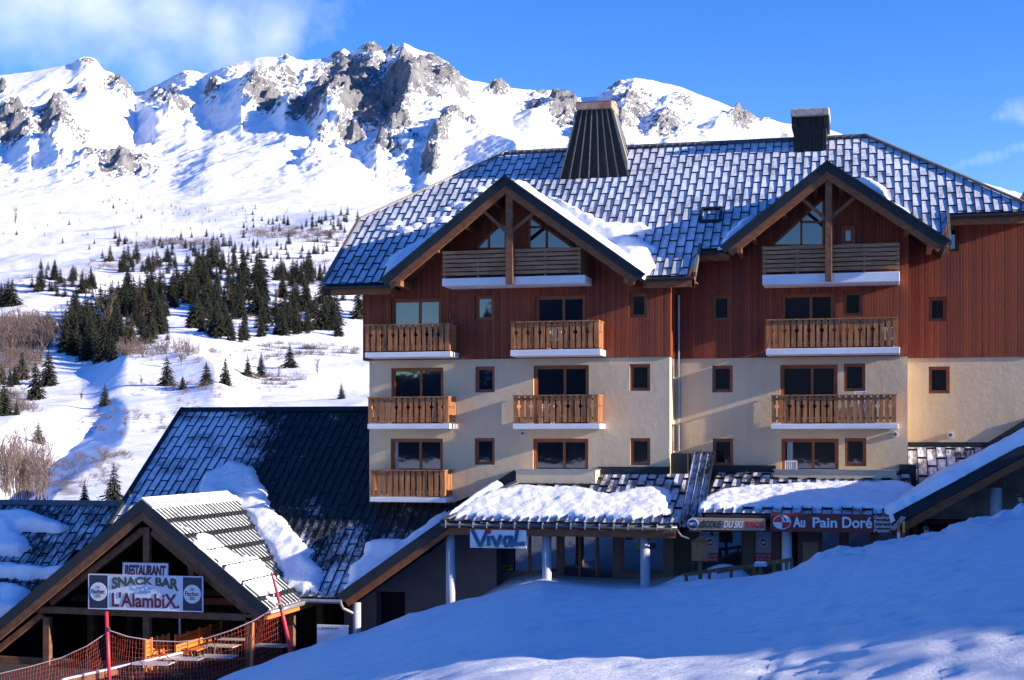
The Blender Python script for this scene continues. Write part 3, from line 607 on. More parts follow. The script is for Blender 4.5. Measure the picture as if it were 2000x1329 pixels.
for k in range(48):
    x = -15.2+k*.32; cap.box(x, x+.05, RY-.26, RY-.1, RZ-.1, RZ+.05)
split('ridge_cap', cap, 'seam_metal', roof)
eav = MB(); gut = MB()
def eave(xa, xb, y, z, drop=.24):
    eav.box(xa, xb, y+.05, y+.14, z-.16-drop, z-.02); eav.box(xa, xb, y+.14, y+1.25, z-.2, z-.16)
    gut.tube([(xa, y-.04, z-.10), (xb, y-.04, z-.10)], .075, 8)
eave(-20.4, GA['xl']+.2, 53.8, 5.96); eave(GA['xr']-.1, -6.2, 53.8, 5.96); eave(-6.2, GB['xl']+.25, 55.3, zmain(55.3)); eave(2.75, 6.0, 57.0, zmain(57))
eav.prismx([(53.85, 5.55), (53.85, 5.8), (55.3, zmain(55.3)-.2), (55.3, zmain(55.3)-.45)], -6.28, -6.2); eav.prismx([(55.35, zmain(55.35)-.45), (55.35, zmain(55.35)-.2), (57, zmain(57)-.2), (57, zmain(57)-.5)], 2.66, 2.74)
split('eaves_board', eav, 'beam_wood', roof); split('gutter', gut, 'dark_metal', roof)
# gables
def gable(g, Yw, kx0, kx1, kz0, br):
    s = Vector((g['xp'], 0, g['zp'])); sl = MB(); bd = MB(); ybk = (g['zp']-5.96)/SL+53.8+.4
    for ex, ez, sg in ((g['xl'], g['zl'], -1), (g['xr'], g['zr'], 1)):
        d = Vector((ex-g['xp'], 0, ez-g['zp'])).normalized(); nn = Vector((-d.z*sg, 0, d.x*sg)) 
        if nn.z < 0: nn = -nn
        p = lambda a, h: (g['xp']+d.x*a+nn.x*h*(1 if a else 0), g['zp']+d.z*a+nn.z*h if a else g['zp']+h/abs(nn.z))
        L = (Vector((ex, 0, ez))-s).length
        sl.prism([p(0, 0), p(L, 0), p(L, -.25), p(0, -.25)], g['yf'], ybk)            # metal edge
        sl.prism([p(0, .001), p(L+.03, .001), p(L+.03, .06), p(0, .06)], g['yf']-.05, g['yf']+.12)
        bd.prism([p(0, -.25), p(L-.12, -.25), p(L-.12, -.50), p(0, -.50)], g['yf']+.05, g['yf']+.16)   # barge board
        bd.prism([p(0, -.252), p(L-.5, -.252), p(L-.5, -.30), p(0, -.30)], g['yf']+.16, Yw)    # soffit boards
        for a in (.9, 2.3, 3.7):
            if a < L-.8: q = p(a, -.42); bd.box(q[0]-.08, q[0]+.08, g['yf']+.16, Yw, q[1]-.1, q[1]+.1)     # purlins
        q = p(L-.45, -.5); bd.box(q[0]-.09, q[0]+.09, g['yf']+.02, Yw, q[1]-.1, q[1]+.12)
    o = obj('gable_roof', sl, 'fascia_metal', bld); obj('barge_board', bd, 'beam_wood', o)
    ps = MB(); a = W(kx0, kz0, g['yf']+.25); b = W(kx1, kz0, g['yf']+.25); yy = g['yf']+.12
    ps.box(a.x, b.x, yy, yy+.24, a.z, g['zp']-.5)
    for (x0, y0), (x1, y1) in br: ps.beam(W(x0, y0, yy+.12), W(x1, y1, yy+.12), .12, .15, up=(0, 1, 0))
    obj('king_post', ps, 'truss_wood', bld, bevel=.01)
gable(GA, YA, 989, 1003, 556, [((1000, 452), (1048, 413)), ((992, 456), (945, 413))])
gable(GB, YB, 1612, 1625, 550, [((1622, 428), (1672, 384)), ((1613, 428), (1564, 387))])
# gable windows
def poly_win(pts, Y, bars=()):
    P = [W(x, y, Y) for x, y in pts]; f = MB()
    for i in range(len(P)): a, b = P[i], P[(i+1) % len(P)]; d = (b-a).normalized()*.03; f.beam(a-d, b+d, .08, .09, up=(0, 1, 0))
    for (x0, y0), (x1, y1) in bars: f.beam(W(x0, y0, Y), W(x1, y1, Y), .08, .09, up=(0, 1, 0))
    o = obj('window', f, 'frame_wood', bld); obj('pane', MB().add([p+Vector((0, .0, 0)) for p in P], [tuple(range(len(P)))]), 'glass', o)
poly_win([(930, 486), (988, 486), (988, 438), (968, 446)], YA-.08, [((955, 486), (955, 462))])
poly_win([(1034, 486), (1122, 486), (1034, 424)], YA-.08, [((1068, 486), (1068, 448)), ((1034, 444), (1064, 444))])
poly_win([(1508, 480), (1608, 480), (1608, 388)], YB-.08, [((1565, 480), (1565, 428)), ((1565, 434), (1608, 434))])
h = hole(1645, 1668, 444, 478, YB); window(*h, YB-.12, bld)
# chimneys, skylight
def on_roof(px, py, h=0):
    u = (px-1000)/F; dz = (HZ-py)/F/(CA+u*SA); y = (SL*53.8-5.96)/(SL-dz); return W(px, py, y)+Vector(NU)*h
def chim_big():
    yf = 60.2; pr = MB(); se = MB()
    yb_ = on_roof(1160, 349).y-yf; bl, br_ = W(1093, 350, yf+yb_), W(1227, 346, yf+yb_); tl, tr = W(1128, 216, yf+.15), W(1194, 214, yf+.15); zb = bl.z-1.2; dz = 3.2
    b = [(bl.x, yf+yb_, bl.z-.05), (br_.x, yf+yb_, bl.z-.05), (br_.x, yf+dz, bl.z-.05), (bl.x, yf+dz, bl.z-.05)]; t = [(tl.x, yf+.15, tl.z), (tr.x, yf+.15, tl.z), (tr.x, yf+1.6, tl.z), (tl.x, yf+1.6, tl.z)]
    pr.add(b+t, [(0, 3, 2, 1), (4, 5, 6, 7), (0, 1, 5, 4), (1, 2, 6, 5), (2, 3, 7, 6), (3, 0, 4, 7)])
    o = obj('chimney', pr, 'black_metal', roof)
    for k in range(8):
        q = k/7; se.beam(Vector(b[0]).lerp(Vector(b[1]), q)+Vector((0, -.02, 0)), Vector(t[0]).lerp(Vector(t[1]), q)+Vector((0, -.02, 0)), .018, .05)
        if k in (0, 3, 5, 7): se.beam(Vector(b[1]).lerp(Vector(b[2]), q)+Vector((.02, 0, 0)), Vector(t[1]).lerp(Vector(t[2]), q)+Vector((.02, 0, 0)), .018, .05)
    o2 = obj('chimney_seam', se, 'seam_metal', roof)
    c = MB(); c.box(tl.x-.06, tr.x+.05, yf+.0, yf+1.7, tl.z+.0, tl.z+.30); c.prismx([(yf-.04, tl.z+.30), (yf+.87, tl.z+.46), (yf+1.74, tl.z+.30)], tl.x-.08, tr.x+.07)
    obj('chimney_cap', c, 'rust_cap', roof, bevel=.03)
chim_big()
cs = MB(); p0 = W(1550, 275, 61.6); p1 = W(1614, 226, 61.6); cs.box(p0.x, p1.x, 61.6, 63.2, p0.z-1.2, p1.z+.1)
p2 = W(1546, 250, 61.5); p3 = W(1619, 226, 61.5); cs.box(p2.x, p2.x+.2, 61.5, 63.3, p2.z, p3.z+.1); cs.box(p3.x-.2, p3.x, 61.5, 63.3, p2.z, p3.z+.1)
for k in range(5): x = p0.x+(p1.x-p0.x)*(k+.5)/5; cs.box(x-.015, x+.015, 61.57, 61.6, p0.z-1, p1.z)
obj('chimney', cs, 'black_metal', roof)
cc = MB(); q0 = W(1544, 228, 61.4); q1 = W(1620, 209, 61.4); cc.box(q0.x, q1.x, 61.4, 63.4, q0.z, q1.z); obj('chimney_cap', cc, 'concrete_cap', roof, bevel=.04)
sk = MB(); a = on_roof(1368, 436); b = on_roof(1405, 436); L = 1.0
for x0, x1, b0, b1, h in ((a.x-.05, a.x+.04, 0, L, .13), (b.x-.04, b.x+.05, 0, L, .13), (a.x, b.x, -.06, .05, .12), (a.x, b.x, L-.05, L+.06, .14)):
    A_ = Vector((0, a.y, a.z)); V = []
    for xx in (x0, x1):
        for bb in (b0, b1):
            for hh in (-.05, h): V.append(Vector((xx, 0, 0))+A_+Vector(BU)*bb+Vector(NU)*hh)
    sk.add(V, [(0, 1, 3, 2), (4, 6, 7, 5), (1, 5, 7, 3), (0, 2, 6, 4), (0, 4, 5, 1), (2, 3, 7, 6)])
sko = obj('skylight', sk, 'dark_metal', roof)
# balconies
def slats(mb, x0, x1, z0, z1, y, w=.165, gap=.062, cut=True, axis='x'):
    n = max(2, int(round((x1-x0+gap)/(w+gap)))); st = (x1-x0+gap)/n; w = st-gap; H = z1-z0; rnd = random.Random(int(x0*97)+int(z0*31))
    for i in range(n):
        a = x0+i*st; b = a+w; zz = z0+rnd.uniform(-.012, .012); k = z0+H*.62; c = .062; j = rnd.uniform(-.008, .008)
        if cut and i % 2 == 0 and i < n-1: poly = [(a, zz), (b, zz), (b, k-c*1.6), (b-c, k), (b, k+c*1.1), (b, z1), (a, z1)]
        elif cut and i % 2 == 1: poly = [(a, zz), (b, zz), (b, z1), (a, z1), (a, k+c*1.1), (a+c, k), (a, k-c*1.6)]
        else: poly = [(a, zz), (b, zz), (b, z1), (a, z1)]
        if axis == 'x': mb.prism(poly, y+j, y+j+.028)
        else: mb.prismx(poly, y+j, y+j+.028)
def balcony(px0, px1, pyr, pyt, pyb, Yw, depth=1.12, cut=True, slab_r=0):
    Yf = Yw-depth; a = W(px0, pyt, Yf); b = W(px1, pyt, Yf); zt = (a.z+b.z)/2; xm = (px0+px1)/2; zr = Z_(xm, pyr, Yf); zt = Z_(xm, pyt, Yf); zb = Z_(xm, pyb, Yf)
    sb = MB(); sb.box(a.x-.02, b.x+.08, Yf-.03, Yw-.02, zb, zt); o = obj('balcony', sb, 'white_paint', bld, bevel=.012)
    r = MB(); slats(r, a.x, b.x, zt+.05, zr-.04, Yf, cut=cut); slats(r, Yf+.1, Yw-.06, zt+.05, zr-.04, b.x-.03, cut=cut, axis='y'); slats(r, Yf+.1, Yw-.06, zt+.05, zr-.04, a.x, cut=False, axis='y')
    for z in (zt+.16, zr-.2): r.box(a.x+.02, b.x-.03, Yf+.036, Yf+.08, z, z+.09); r.box(b.x-.08, b.x-.035, Yf+.08, Yw-.06, z, z+.09)
    r.box(a.x-.03, b.x+.03, Yf-.05, Yf+.1, zr-.04, zr); r.box(b.x-.09, b.x+.03, Yf+.1, Yw-.05, zr-.04, zr); r.box(a.x-.03, a.x+.09, Yf+.1, Yw-.05, zr-.04, zr)
    obj('railing', r, 'slat_wood', o); return a.x, b.x, Yf, zt, zr
BAL = [balcony(714, 877, 633, 688, 698, YA), balcony(998, 1169, 627, 683, 695, YA), balcony(719, 875, 775, 828, 838, YA), balcony(1003, 1168, 771.5, 828, 838, YA), balcony(724, 868, 918, 972, 981, YA, cut=False), balcony(1497, 1753, 622, 680, 692, YB), balcony(1507, 1750, 771, 828, 838, YB)]
def gable_balcony(px0, px1, pxs1, pyr, pyt, pyb, Yw, Yf):
    a = W(px0, pyt, Yf); b = W(px1, pyt, Yf); c = W(pxs1, pyt, Yf); xm = (px0+px1)/2; zr, zt, zb = (Z_(xm, q, Yf) for q in (pyr, pyt, pyb))
    sb = MB(); sb.box(a.x, c.x, Yf-.03, Yw-.05, zb, zt); o = obj('balcony', sb, 'white_paint', bld, bevel=.012); r = MB(); n = 6; H = zr-zt-.06
    for k in range(n):
        z = zt+.10+H*k/n; r.box(a.x, b.x, Yf, Yf+.03, z, z+H/n-.045); 
        r.box(b.x-.03, b.x, Yf+.03, Yw-.1, z, z+H/n-.045); r.box(a.x, a.x+.03, Yf+.03, Yw-.1, z, z+H/n-.045)
    for k in range(5): x = a.x+.04+(b.x-a.x-.12)*k/4; r.box(x, x+.07, Yf+.031, Yf+.09, zt, zr)
    obj('railing', r, 'grey_wood', o)
gable_balcony(864, 1134, 1143, 487, 541, 556, YA, 53.65); gable_balcony(1489, 1757, 1757, 478, 534, 553, YB, 55.1)
# first floor balconies with plaster parapets, vents, downpipe
par = MB(); a = W(1008, 939, 53.95); b = W(1163, 919, 53.95); par.box(a.x, b.x, 53.95, YA, a.z-.1, b.z); fl = MB(); fl.box(a.x-.03, b.x+.12, 53.9, YA+.01, a.z-.42, a.z-.1)
a2 = W(1512, 933, 55.45); b2 = W(1751, 920, 55.45); par.box(a2.x, b2.x, 55.45, YB, a2.z-.05, b2.z); fl.box(a2.x-.05, b2.x+.1, 55.4, YB+.01, a2.z-.5, a2.z-.05)
split('parapet', par, 'plaster', bld)
cp = MB(); cp.box(a.x-.04, b.x+.04, 53.9, 54.05, b.z, b.z+.04); cp.box(b.x-.1, b.x+.04, 54.05, YA, b.z, b.z+.04); cp.box(a2.x-.04, b2.x+.04, 55.4, 55.55, b2.z, b2.z+.04)
split('coping', cp, 'galvanised', bld)
for px, py, Y in ((1021, 847, YA), (1748, 849, YB), (1856, 850, YC)):
    p = W(px, py, Y); v = MB()
    if px == 1021: v.box(p.x-.1, p.x+.1, Y-.04, Y, p.z-.09, p.z+.09)
    else: v.disc((p.x, p.z), .11, .11, Y-.07, .07, 20)
    vo = obj('vent', v, 'white_paint', bld); obj('grille', MB().disc((p.x, p.z), .07, .07, Y-(.09 if px != 1021 else .06), .03, 16), 'seam_metal', vo)
dp = MB(); x = XAR+.16; dp.tube([(x, YB-.12, zmain(54)-.6), (x, YB-.12, -1.4)], .05, 8)
obj('downpipe', dp, 'galvanised', bld)
fl.box(W(1170, 0, YA).x, XAR+.02, YA-.12, YA+.02, Z_(1240, 925, YA), Z_(1240, 912, YA)); fl.box(XAR+.7, a2.x, YB-.14, YB+.02, Z_(1400, 922, YB)-.3, Z_(1400, 909, YB)); fl.box(XAR-.02, XAR+.62, YA+.3, YB+.02, -2.2, Z_(1330, 886, 56))
fl.box(XBR-.3, XBR+.3, YB-.3, YB+.02, -1.6, Z_(1760, 907, YB)); fl.box(XBR, X_(1930, YC), YC-.1, YC+.02, Z_(1850, 876, YC), Z_(1850, 864, YC))
fl.prism([(W(1005, 918, YA).x, W(1005, 918, YA).z), (W(905, 982, YA).x, W(905, 982, YA).z), (W(905, 1000, YA).x, W(905, 1000, YA).z), (W(1030, 945, YA).x, W(1030, 945, YA).z)], YA-.12, YA-.01)
p = [W(1930, 864, YC), W(2010, 815, YC), W(2010, 850, YC), W(1930, 885, YC)]; fl.prism([(q.x, q.z) for q in p], YC-.12, YC-.01)
split('flashing', fl, 'fascia_metal', bld)
# snow on the main roof
def rs(px, py, h=0): q = on_roof(px, py); return (q.x, (q.y-53.8)*NRM)
snow_patch('thin snow drift across the lower left of the main roof, against the left gable', O, (1, 0, 0), BU, NU, [rs(748, 545), rs(760, 505), rs(830, 468), rs(905, 425), rs(900, 440), rs(850, 480), rs(800, 515)], .10, seed=3, rag=.3, lump=.06)
for i, (x, y) in enumerate(((760, 448), (775, 440), (793, 452), (815, 443), (838, 434), (866, 432), (870, 412), (893, 402), (912, 404), (928, 390), (940, 372), (862, 452), (1005, 362), (955, 368))):
    q = rs(x, y); r = .26+.06*(i % 3)
    snow_patch('small clump of snow caught on the left half of the main roof', O, (1, 0, 0), BU, NU, [(q[0]-r*1.3, q[1]), (q[0]-r*.3, q[1]-r*.7), (q[0]+r, q[1]-r*.3), (q[0]+r*.8, q[1]+r*.5), (q[0]-r*.4, q[1]+r*.6)], .14, .09, seed=20+i, rag=.12, lump=.05, name='snow_clump')
snow_patch('wide snow drift in the roof hollow between the two gables', O, (1, 0, 0), BU, NU, [rs(1262, 545), rs(1120, 430), rs(1050, 385), rs(1085, 392), rs(1150, 425), rs(1190, 442), rs(1260, 440), rs(1272, 452), rs(1220, 464), rs(1290, 487), rs(1272, 500), rs(1270, 540)], .22, seed=6, rag=.3)
snow_patch('snow drift on the main roof left of the right gable', O, (1, 0, 0), BU, NU, [rs(1400, 492), rs(1404, 470), rs(1450, 435), rs(1480, 415), rs(1470, 432), rs(1440, 462), rs(1425, 480)], .14, seed=8, rag=.2, lump=.05)
snow_patch('snow drift on the main roof right of the right gable', O, (1, 0, 0), BU, NU, [rs(1670, 352), rs(1700, 352), rs(1722, 365), rs(1740, 395), rs(1780, 420), rs(1820, 460), rs(1835, 478), rs(1790, 440), rs(1730, 400)], .2, seed=9, rag=.15, lump=.06)
sg = (GA['zp']-GA['zr'])/(GA['xr']-GA['xp']); nn_ = math.sqrt(1+sg*sg)
snow_patch('snow blanket on the right slope of the left gable', (GA['xp'], GA['yf'], GA['zp']), (0, 1, 0), (1/nn_, 0, -sg/nn_), (sg/nn_, 0, 1/nn_), [(.12, .3), (5.0, .3), (3.4, 3.2), (.6, 6.35), (.1, 6.35)], .2, seed=11, rag=.08, lump=.06)
# ---------------------------------------------------------------- low wing with the big dark roof
wing = thing('low_wing', 'low building wing with a big dark metal roof left of the apartments', 'building', (-24, 58, -8))
SX, SZ, SYF = -24.76, -2.14, 47.45; ss = .78; WZ0 = -5.72; WY0 = 50.55
zw = lambda y: WZ0+SL*(y-WY0)
WRY = 60.1; wr = MB(); OW = (0, WY0, WZ0); bw = lambda y: (y-WY0)*NRM
def wlo(x): 
    # cut away below the snack bar roof and by the valley with the shop porch
    if x > -18.9: return bw(WY0)+max(0, (x+18.6))*1.05
    if x < -20.3: return max(0, bw((SZ-ss*abs(x-SX)-WZ0)/SL+WY0-.25))
    return bw(WY0)
panel_roof(wr, OW, (1, 0, 0), BU, NU, -29.4, -13.3, wlo, lambda x: bw(WRY if x < XAL else 55.0), cw=.34, tl=1.5, rib=.05, lip=.006)
wr.quad((-29.4, WRY, zw(WRY)), (XAL, WRY, zw(WRY)), (XAL, WRY+9.5, zw(WRY-9.5)), (-29.4, WRY+9.5, zw(WRY-9.5)), 0)
wro = obj('roof', wr, ['frost_low', 'black_metal', 'dark_timber'], wing)
c = MB(); c.prismx([(WRY-.25, zw(WRY)-.1), (WRY, zw(WRY)+.1), (WRY+.25, zw(WRY)-.1)], -29.5, XAL); obj('ridge_cap', c, 'fascia_metal', wro); c = MB(); c.beam((-29.42, WRY, zw(WRY)+.03), (-29.42, WY0-.1, WZ0+.03), .14, .2); obj('verge_trim', c, 'fascia_metal', wro)

w = MB(); w.prismx([(WY0+1.2, -12), (WRY+9, -12), (WRY+9, zw(WRY-9)-.3), (WRY, zw(WRY)-.3), (WY0+1.2, zw(WY0+1.2)-.3)], -29.0, -28.8); w.box(-29, -19, WY0+9, WY0+9.2, -12, zw(WY0+9)-.3); obj('wall', w, 'dark_timber', wing)
g = MB(); g.tube([(-20.1, WY0-.06, WZ0-.1), (-18.5, WY0-.06, WZ0-.1)], .08, 8); g.tube([(-18.55, WY0-.06, WZ0-.12), (-18.5, WY0+.1, WZ0-.35), (-18.2, WY0+.5, WZ0-.6), (-18.15, WY0+.55, WZ0-.8), (-18.15, WY0+.55, -9)], .055, 8); obj('gutter', g, 'galvanised', wing)
def wp(px, py):
    u = (px-1000)/F; k = (HZ-py)/F/(CA+u*SA); y = (SL*WY0-WZ0)/(SL-k); q = W(px, py, y); return (q.x, (y-WY0)*NRM)
snow_patch('tapering snow drift in the valley between the dark wing roof and the snack bar roof', OW, (1, 0, 0), BU, NU, [wp(*q) for q in ((385, 968), (400, 930), (455, 905), (500, 915), (515, 955), (535, 1000), (580, 1050), (612, 1080), (600, 1090), (628, 1110), (625, 1160), (560, 1160), (480, 1010))], .22, seed=31, rag=.2)
snow_patch('snow wedge lying along the slanting edge of the left shop porch roof', OW, (1, 0, 0), BU, NU, [wp(*q) for q in ((668, 1163), (690, 1110), (712, 1085), (708, 1066), (740, 1062), (790, 1058), (860, 1010), (880, 1000), (868, 1030), (700, 1150))], .22, seed=33, rag=.15)
# neighbour roof at the far left
nb = thing('neighbour_building', 'low building at the far left edge with patches of thick snow on its sheet roof', 'building', (-36, 58, -8))
NZ, NY = -9.2, 49.4; n = MB(); panel_roof(n, (0, NY, NZ), (1, 0, 0), BU, NU, -48, -29.6, lambda x: 0 if x < -32.4 else 6.2*NRM, lambda x: 8.75*NRM, cw=.36, tl=1.25, rib=.045, lip=.03)
nt = NZ+SL*8.75; n.quad((-48, NY+8.75, nt), (-29.6, NY+8.75, nt), (-29.6, NY+17.5, NZ), (-48, NY+17.5, NZ), 0)
no = obj('roof', n, ['frost_far', 'black_metal', 'dark_timber'], nb); c = MB(); c.prismx([(NY+8.5, nt-.1), (NY+8.75, nt+.12), (NY+9.0, nt-.1)], -48, -29.6); obj('ridge_cap', c, 'seam_metal', no)
w = MB(); w.box(-47.5, -30, NY+.8, NY+16.5, -14, NZ-.1); obj('wall', w, 'dark_timber', nb)
def npt(px, py):
    u = (px-1000)/F; k = (HZ-py)/F/(CA+u*SA); y = (SL*NY-NZ)/(SL-k); q = W(px, py, y); return (q.x, (y-NY)*NRM)
for i, (lab, P) in enumerate((('upper snow patch with a pointed right end on the far left roof', [(-60, 1008), (60, 1006), (140, 1028), (120, 1044), (40, 1040), (62, 1072), (40, 1088), (-60, 1084)]), ('middle snow patch on the far left roof', [(-60, 1106), (10, 1104), (75, 1114), (150, 1108), (130, 1130), (10, 1134), (-60, 1132)]), ('lowest snow patch on the far left roof', [(-60, 1150), (20, 1146), (60, 1160), (40, 1210), (-60, 1210)]))):
    snow_patch(lab, (0, NY, NZ), (1, 0, 0), BU, NU, [npt(*q) for q in P], .38, seed=41+i, rag=.2)
# ---------------------------------------------------------------- shop porches
YP = 50.6
por = thing('shop_porch', 'lean-to shop porch under the left half with grey round columns and a dark gutter', 'porch', (-11, 52, -5.5))
pz = -2.93; ps_ = .38; pn = math.sqrt(1+ps_**2); pB = (0, 1/pn, ps_/pn); pN = (0, -ps_/pn, 1/pn)
def plo(x): return 0
def phi(x): return min(4.4*pn, max(0, (x+14.75)*4.4/2.3*pn)) if x < -12.3 else 4.4*pn
p = MB(); panel_roof(p, (0, YP, pz), (1, 0, 0), pB, pN, -14.7, -6.35, plo, phi, cw=.34, tl=1.35, rib=.06, lip=.05)
p.add([(-14.65, YP, -2.9), (-18.62, YP, -5.66), (-19.3, 55, -5.0), (-15.6, 55, -2.4), (-12.5, 55, -1.25)], [(0, 1, 2, 3, 4)], 0)
po = obj('roof', p, ['frost_porch', 'black_metal', 'beam_wood'], por)
f = MB(); a, b = Vector((-14.65, 0, -2.86)), Vector((-18.66, 0, -5.64)); d = (b-a).normalized(); nn = Vector((d.z, 0, -d.x))
if nn.z < 0: nn = -nn
q = lambda s, h: ((a+d*s+nn*h).x, (a+d*s+nn*h).z); L = (b-a).length
f.prism([(-14.45, -2.78), q(0, .08), q(L, .08), q(L, -.26), q(0, -.26), (-14.45, -3.1)], YP-.06, YP+.06); obj('fascia', f, 'fascia_metal', po)
f = MB(); f.prism([(-14.5, -3.14), q(0, -.262), q(L-.1, -.262), q(L-.1, -.50), q(0, -.46), (-14.5, -3.34)], YP+.03, YP+.14); obj('barge_board', f, 'beam_wood', po)
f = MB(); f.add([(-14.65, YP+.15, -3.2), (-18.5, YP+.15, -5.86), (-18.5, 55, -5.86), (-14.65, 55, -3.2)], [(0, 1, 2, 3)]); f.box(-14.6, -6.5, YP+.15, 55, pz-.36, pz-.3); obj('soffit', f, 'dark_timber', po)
hp = MB(); hp.beam((-14.75, YP-.02, pz+.08), (-12.35, 55, -1.2), .3, .05); obj('hip_cap', hp, 'seam_metal', po)
g = MB(); g.tube([(-14.75, YP-.1, pz-.06), (-6.4, YP-.1, pz-.06)], .085, 10); g.tube([(-6.45, YP-.1, pz-.1), (-6.3, YP+.1, pz-.35), (-5.95, YP+.5, pz-.5), (-5.9, YP+.5, -6)], .05, 8)
go = obj('gutter', g, 'gutter_metal', po, smooth=True); k_ = MB()
for i in range(17): x = -14.6+i*.5; k_.box(x, x+.03, YP-.2, YP-.02, pz-.16, pz+.05)
obj('bracket', k_, 'galvanised', go)
bm_ = MB(); bm_.box(-14.6, -6.5, YP+.02, YP+.2, pz-.42, pz-.17); obj('beam', bm_, 'beam_wood', por)
def column(px, top, Y, parent, r=.165, bot=-7, material='grey_paint', **kw):
    x = X_(px, Y); c = MB(); c.tube([(x, Y, bot), (x, Y, top)], r, 28); return obj('column', c, material, parent, smooth=True)
for px in (880, 1068, 1260): column(px, pz-.42, YP+.45, por)
column(697, -5.9, YP+.5, por, r=.15, bot=-10)
w = MB(); YW = 53.0; w_h = [hole(735, 791, 1157, 1260, YW)]
hx0, hx1, hz0, hz1 = w_h[0]; zt_ = lambda x: min(-3.15, -3.25+.69*(x+14.65))
for xa, xb in ((X_(672, YW), hx0), (hx1, X_(962, YW))): w.prism([(xa, -10), (xb, -10), (xb, zt_(xb)), (min(max(-14.5, xa), xb), zt_(min(max(-14.5, xa), xb))), (xa, zt_(xa))], YW, YW+.6)
w.prism([(hx0, hz1), (hx1, hz1), (hx1, zt_(hx1)), (hx0, zt_(hx0))], YW, YW+.6)
w.box(X_(962, YW), X_(962, YW)+.15, YW, 54.0, -8, -3.0)
wall_holes(w, X_(958, 54), X_(1316, 54), -8, -2.6, 54, [hole(978, 1090, 1045, 1118, 54), hole(1098, 1200, 1040, 1142, 54), hole(1214, 1298, 1040, 1122, 54)], .12)
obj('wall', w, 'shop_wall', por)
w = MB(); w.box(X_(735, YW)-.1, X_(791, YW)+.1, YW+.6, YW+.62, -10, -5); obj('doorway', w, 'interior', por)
def shopwin(h, Y, parent, name='shop_window', bars=0, mat_='frame_wood', gl='glass'):
    f = MB(); a, b, c, d = h; ww = .07
    f.box(a, a+ww, Y, Y+.1, c, d); f.box(b-ww, b, Y, Y+.1, c, d); f.box(a+ww, b-ww, Y, Y+.1, c, c+ww); f.box(a+ww, b-ww, Y, Y+.1, d-ww, d)
    for k in range(bars): x = a+(b-a)*(k+1)/(bars+1); f.box(x-.05, x+.05, Y, Y+.1, c+ww, d-ww)
    o = obj(name, f, mat_, parent); obj('pane', MB().quad((a, Y+.06, c), (b, Y+.06, c), (b, Y+.06, d), (a, Y+.06, d)), gl, o); return o
shopwin(hole(978, 1090, 1045, 1118, 54), 54.02, por, bars=1); shopwin(hole(1098, 1200, 1040, 1142, 54), 54.02, por, 'shop_door', bars=2); shopwin(hole(1214, 1298, 1040, 1122, 54), 54.02, por)
s = MB(); a = W(979, 1118, 53.98); b = W(1004, 1072, 53.98); s.box(a.x, b.x, 53.94, 53.98, a.z, b.z); pst = obj('poster', s, 's_navy', por)
s = MB(); 
for k in range(7): s.disc((a.x+.1+k*.045, a.z+.16+.05*math.sin(k*1.7)), .07, .06, 53.925, .01, 9)
obj('poster_leaf', s, 's_green', pst)
s = MB(); c0 = W(1112, 1063, 53.98); P_ = []
for k in range(10): rr = .09 if k % 2 == 0 else .035; P_.append((c0.x+rr*math.sin(k*math.pi/5), c0.z+rr*math.cos(k*math.pi/5)))
s.prism(P_, 54.04, 54.05); obj('paper_star', s, 's_white', por)
for k in range(9):
    s = MB(); c0 = W(1228+ (k % 3)*22, 1050+ (k//3)*17, 53.98); s.box(c0.x-.14, c0.x+.14, 54.05, 54.06, c0.z-.1, c0.z+.1)
    if k in (0, 2, 4, 5): obj('window_sticker', s, 's_green' if k in (2, 4) else 's_navy', por)
s = MB(); s.box(X_(965, 54), X_(1316, 54), 53.6, 54.6, -6.4, -5.45); obj('doorstep', s, 'dark_timber', por)
xv = -6.35
v = MB(); panel_roof(v, (0, YP+.1, pz-.05), (1, 0, 0), (0, .86, .51), (0, -.51, .86), xv, xv+.75, lambda x: 0, lambda x: 5.0, cw=.24, rib=.05, seam=False); obj('valley_roof', v, ['frost_far', 'fascia_metal', 'dark_timber'], por)
def pp(px, py, sl=ps_, z0=pz, y0=YP, n_=pn):
    u = (px-1000)/F; k = (HZ-py)/F/(CA+u*SA); y = (sl*y0-z0)/(sl-k); q = W(px, py, y); return (q.x, (y-y0)*n_)
snow_patch('thick lumpy snow blanket above the gutter of the left shop porch', (0, YP, pz), (1, 0, 0), pB, pN, [pp(*q) for q in ((888, 1012), (905, 990), (945, 965), (1010, 950), (1110, 956), (1190, 970), (1230, 958), (1290, 955), (1312, 975), (1308, 1008), (1240, 1014), (1100, 1014), (980, 1014))], .09, .07, seed=51, rag=.24, lump=.10)
snow_patch('narrow snow strip on the left hip of the shop porch roof', (0, YP, pz), (1, 0, 0), pB, pN, [pp(*q) for q in ((872, 1016), (880, 1006), (940, 960), (970, 942), (980, 950), (940, 975), (900, 1000))], .14, .08, seed=53, rag=.06, lump=.04)
# right porch
pr2 = thing('ski_school_porch', 'snow covered shop porch under the right half with a rising dark edge at its right', 'porch', (1, 52, -5))
r2z = -2.56; YQ = 51.0; ps2 = .25; pn2 = math.sqrt(1+ps2**2); qB = (0, 1/pn2, ps2/pn2); qN = (0, -ps2/pn2, 1/pn2)
p = MB(); panel_roof(p, (0, YQ, r2z), (1, 0, 0), qB, qN, -5.6, 1.4, lambda x: 0, lambda x: (YB-YQ)*pn2, cw=.34, tl=1.3, rib=.06, lip=.05, first=1)
# slope climbing to the right
r2 = .575; rn = math.sqrt(1+r2*r2)
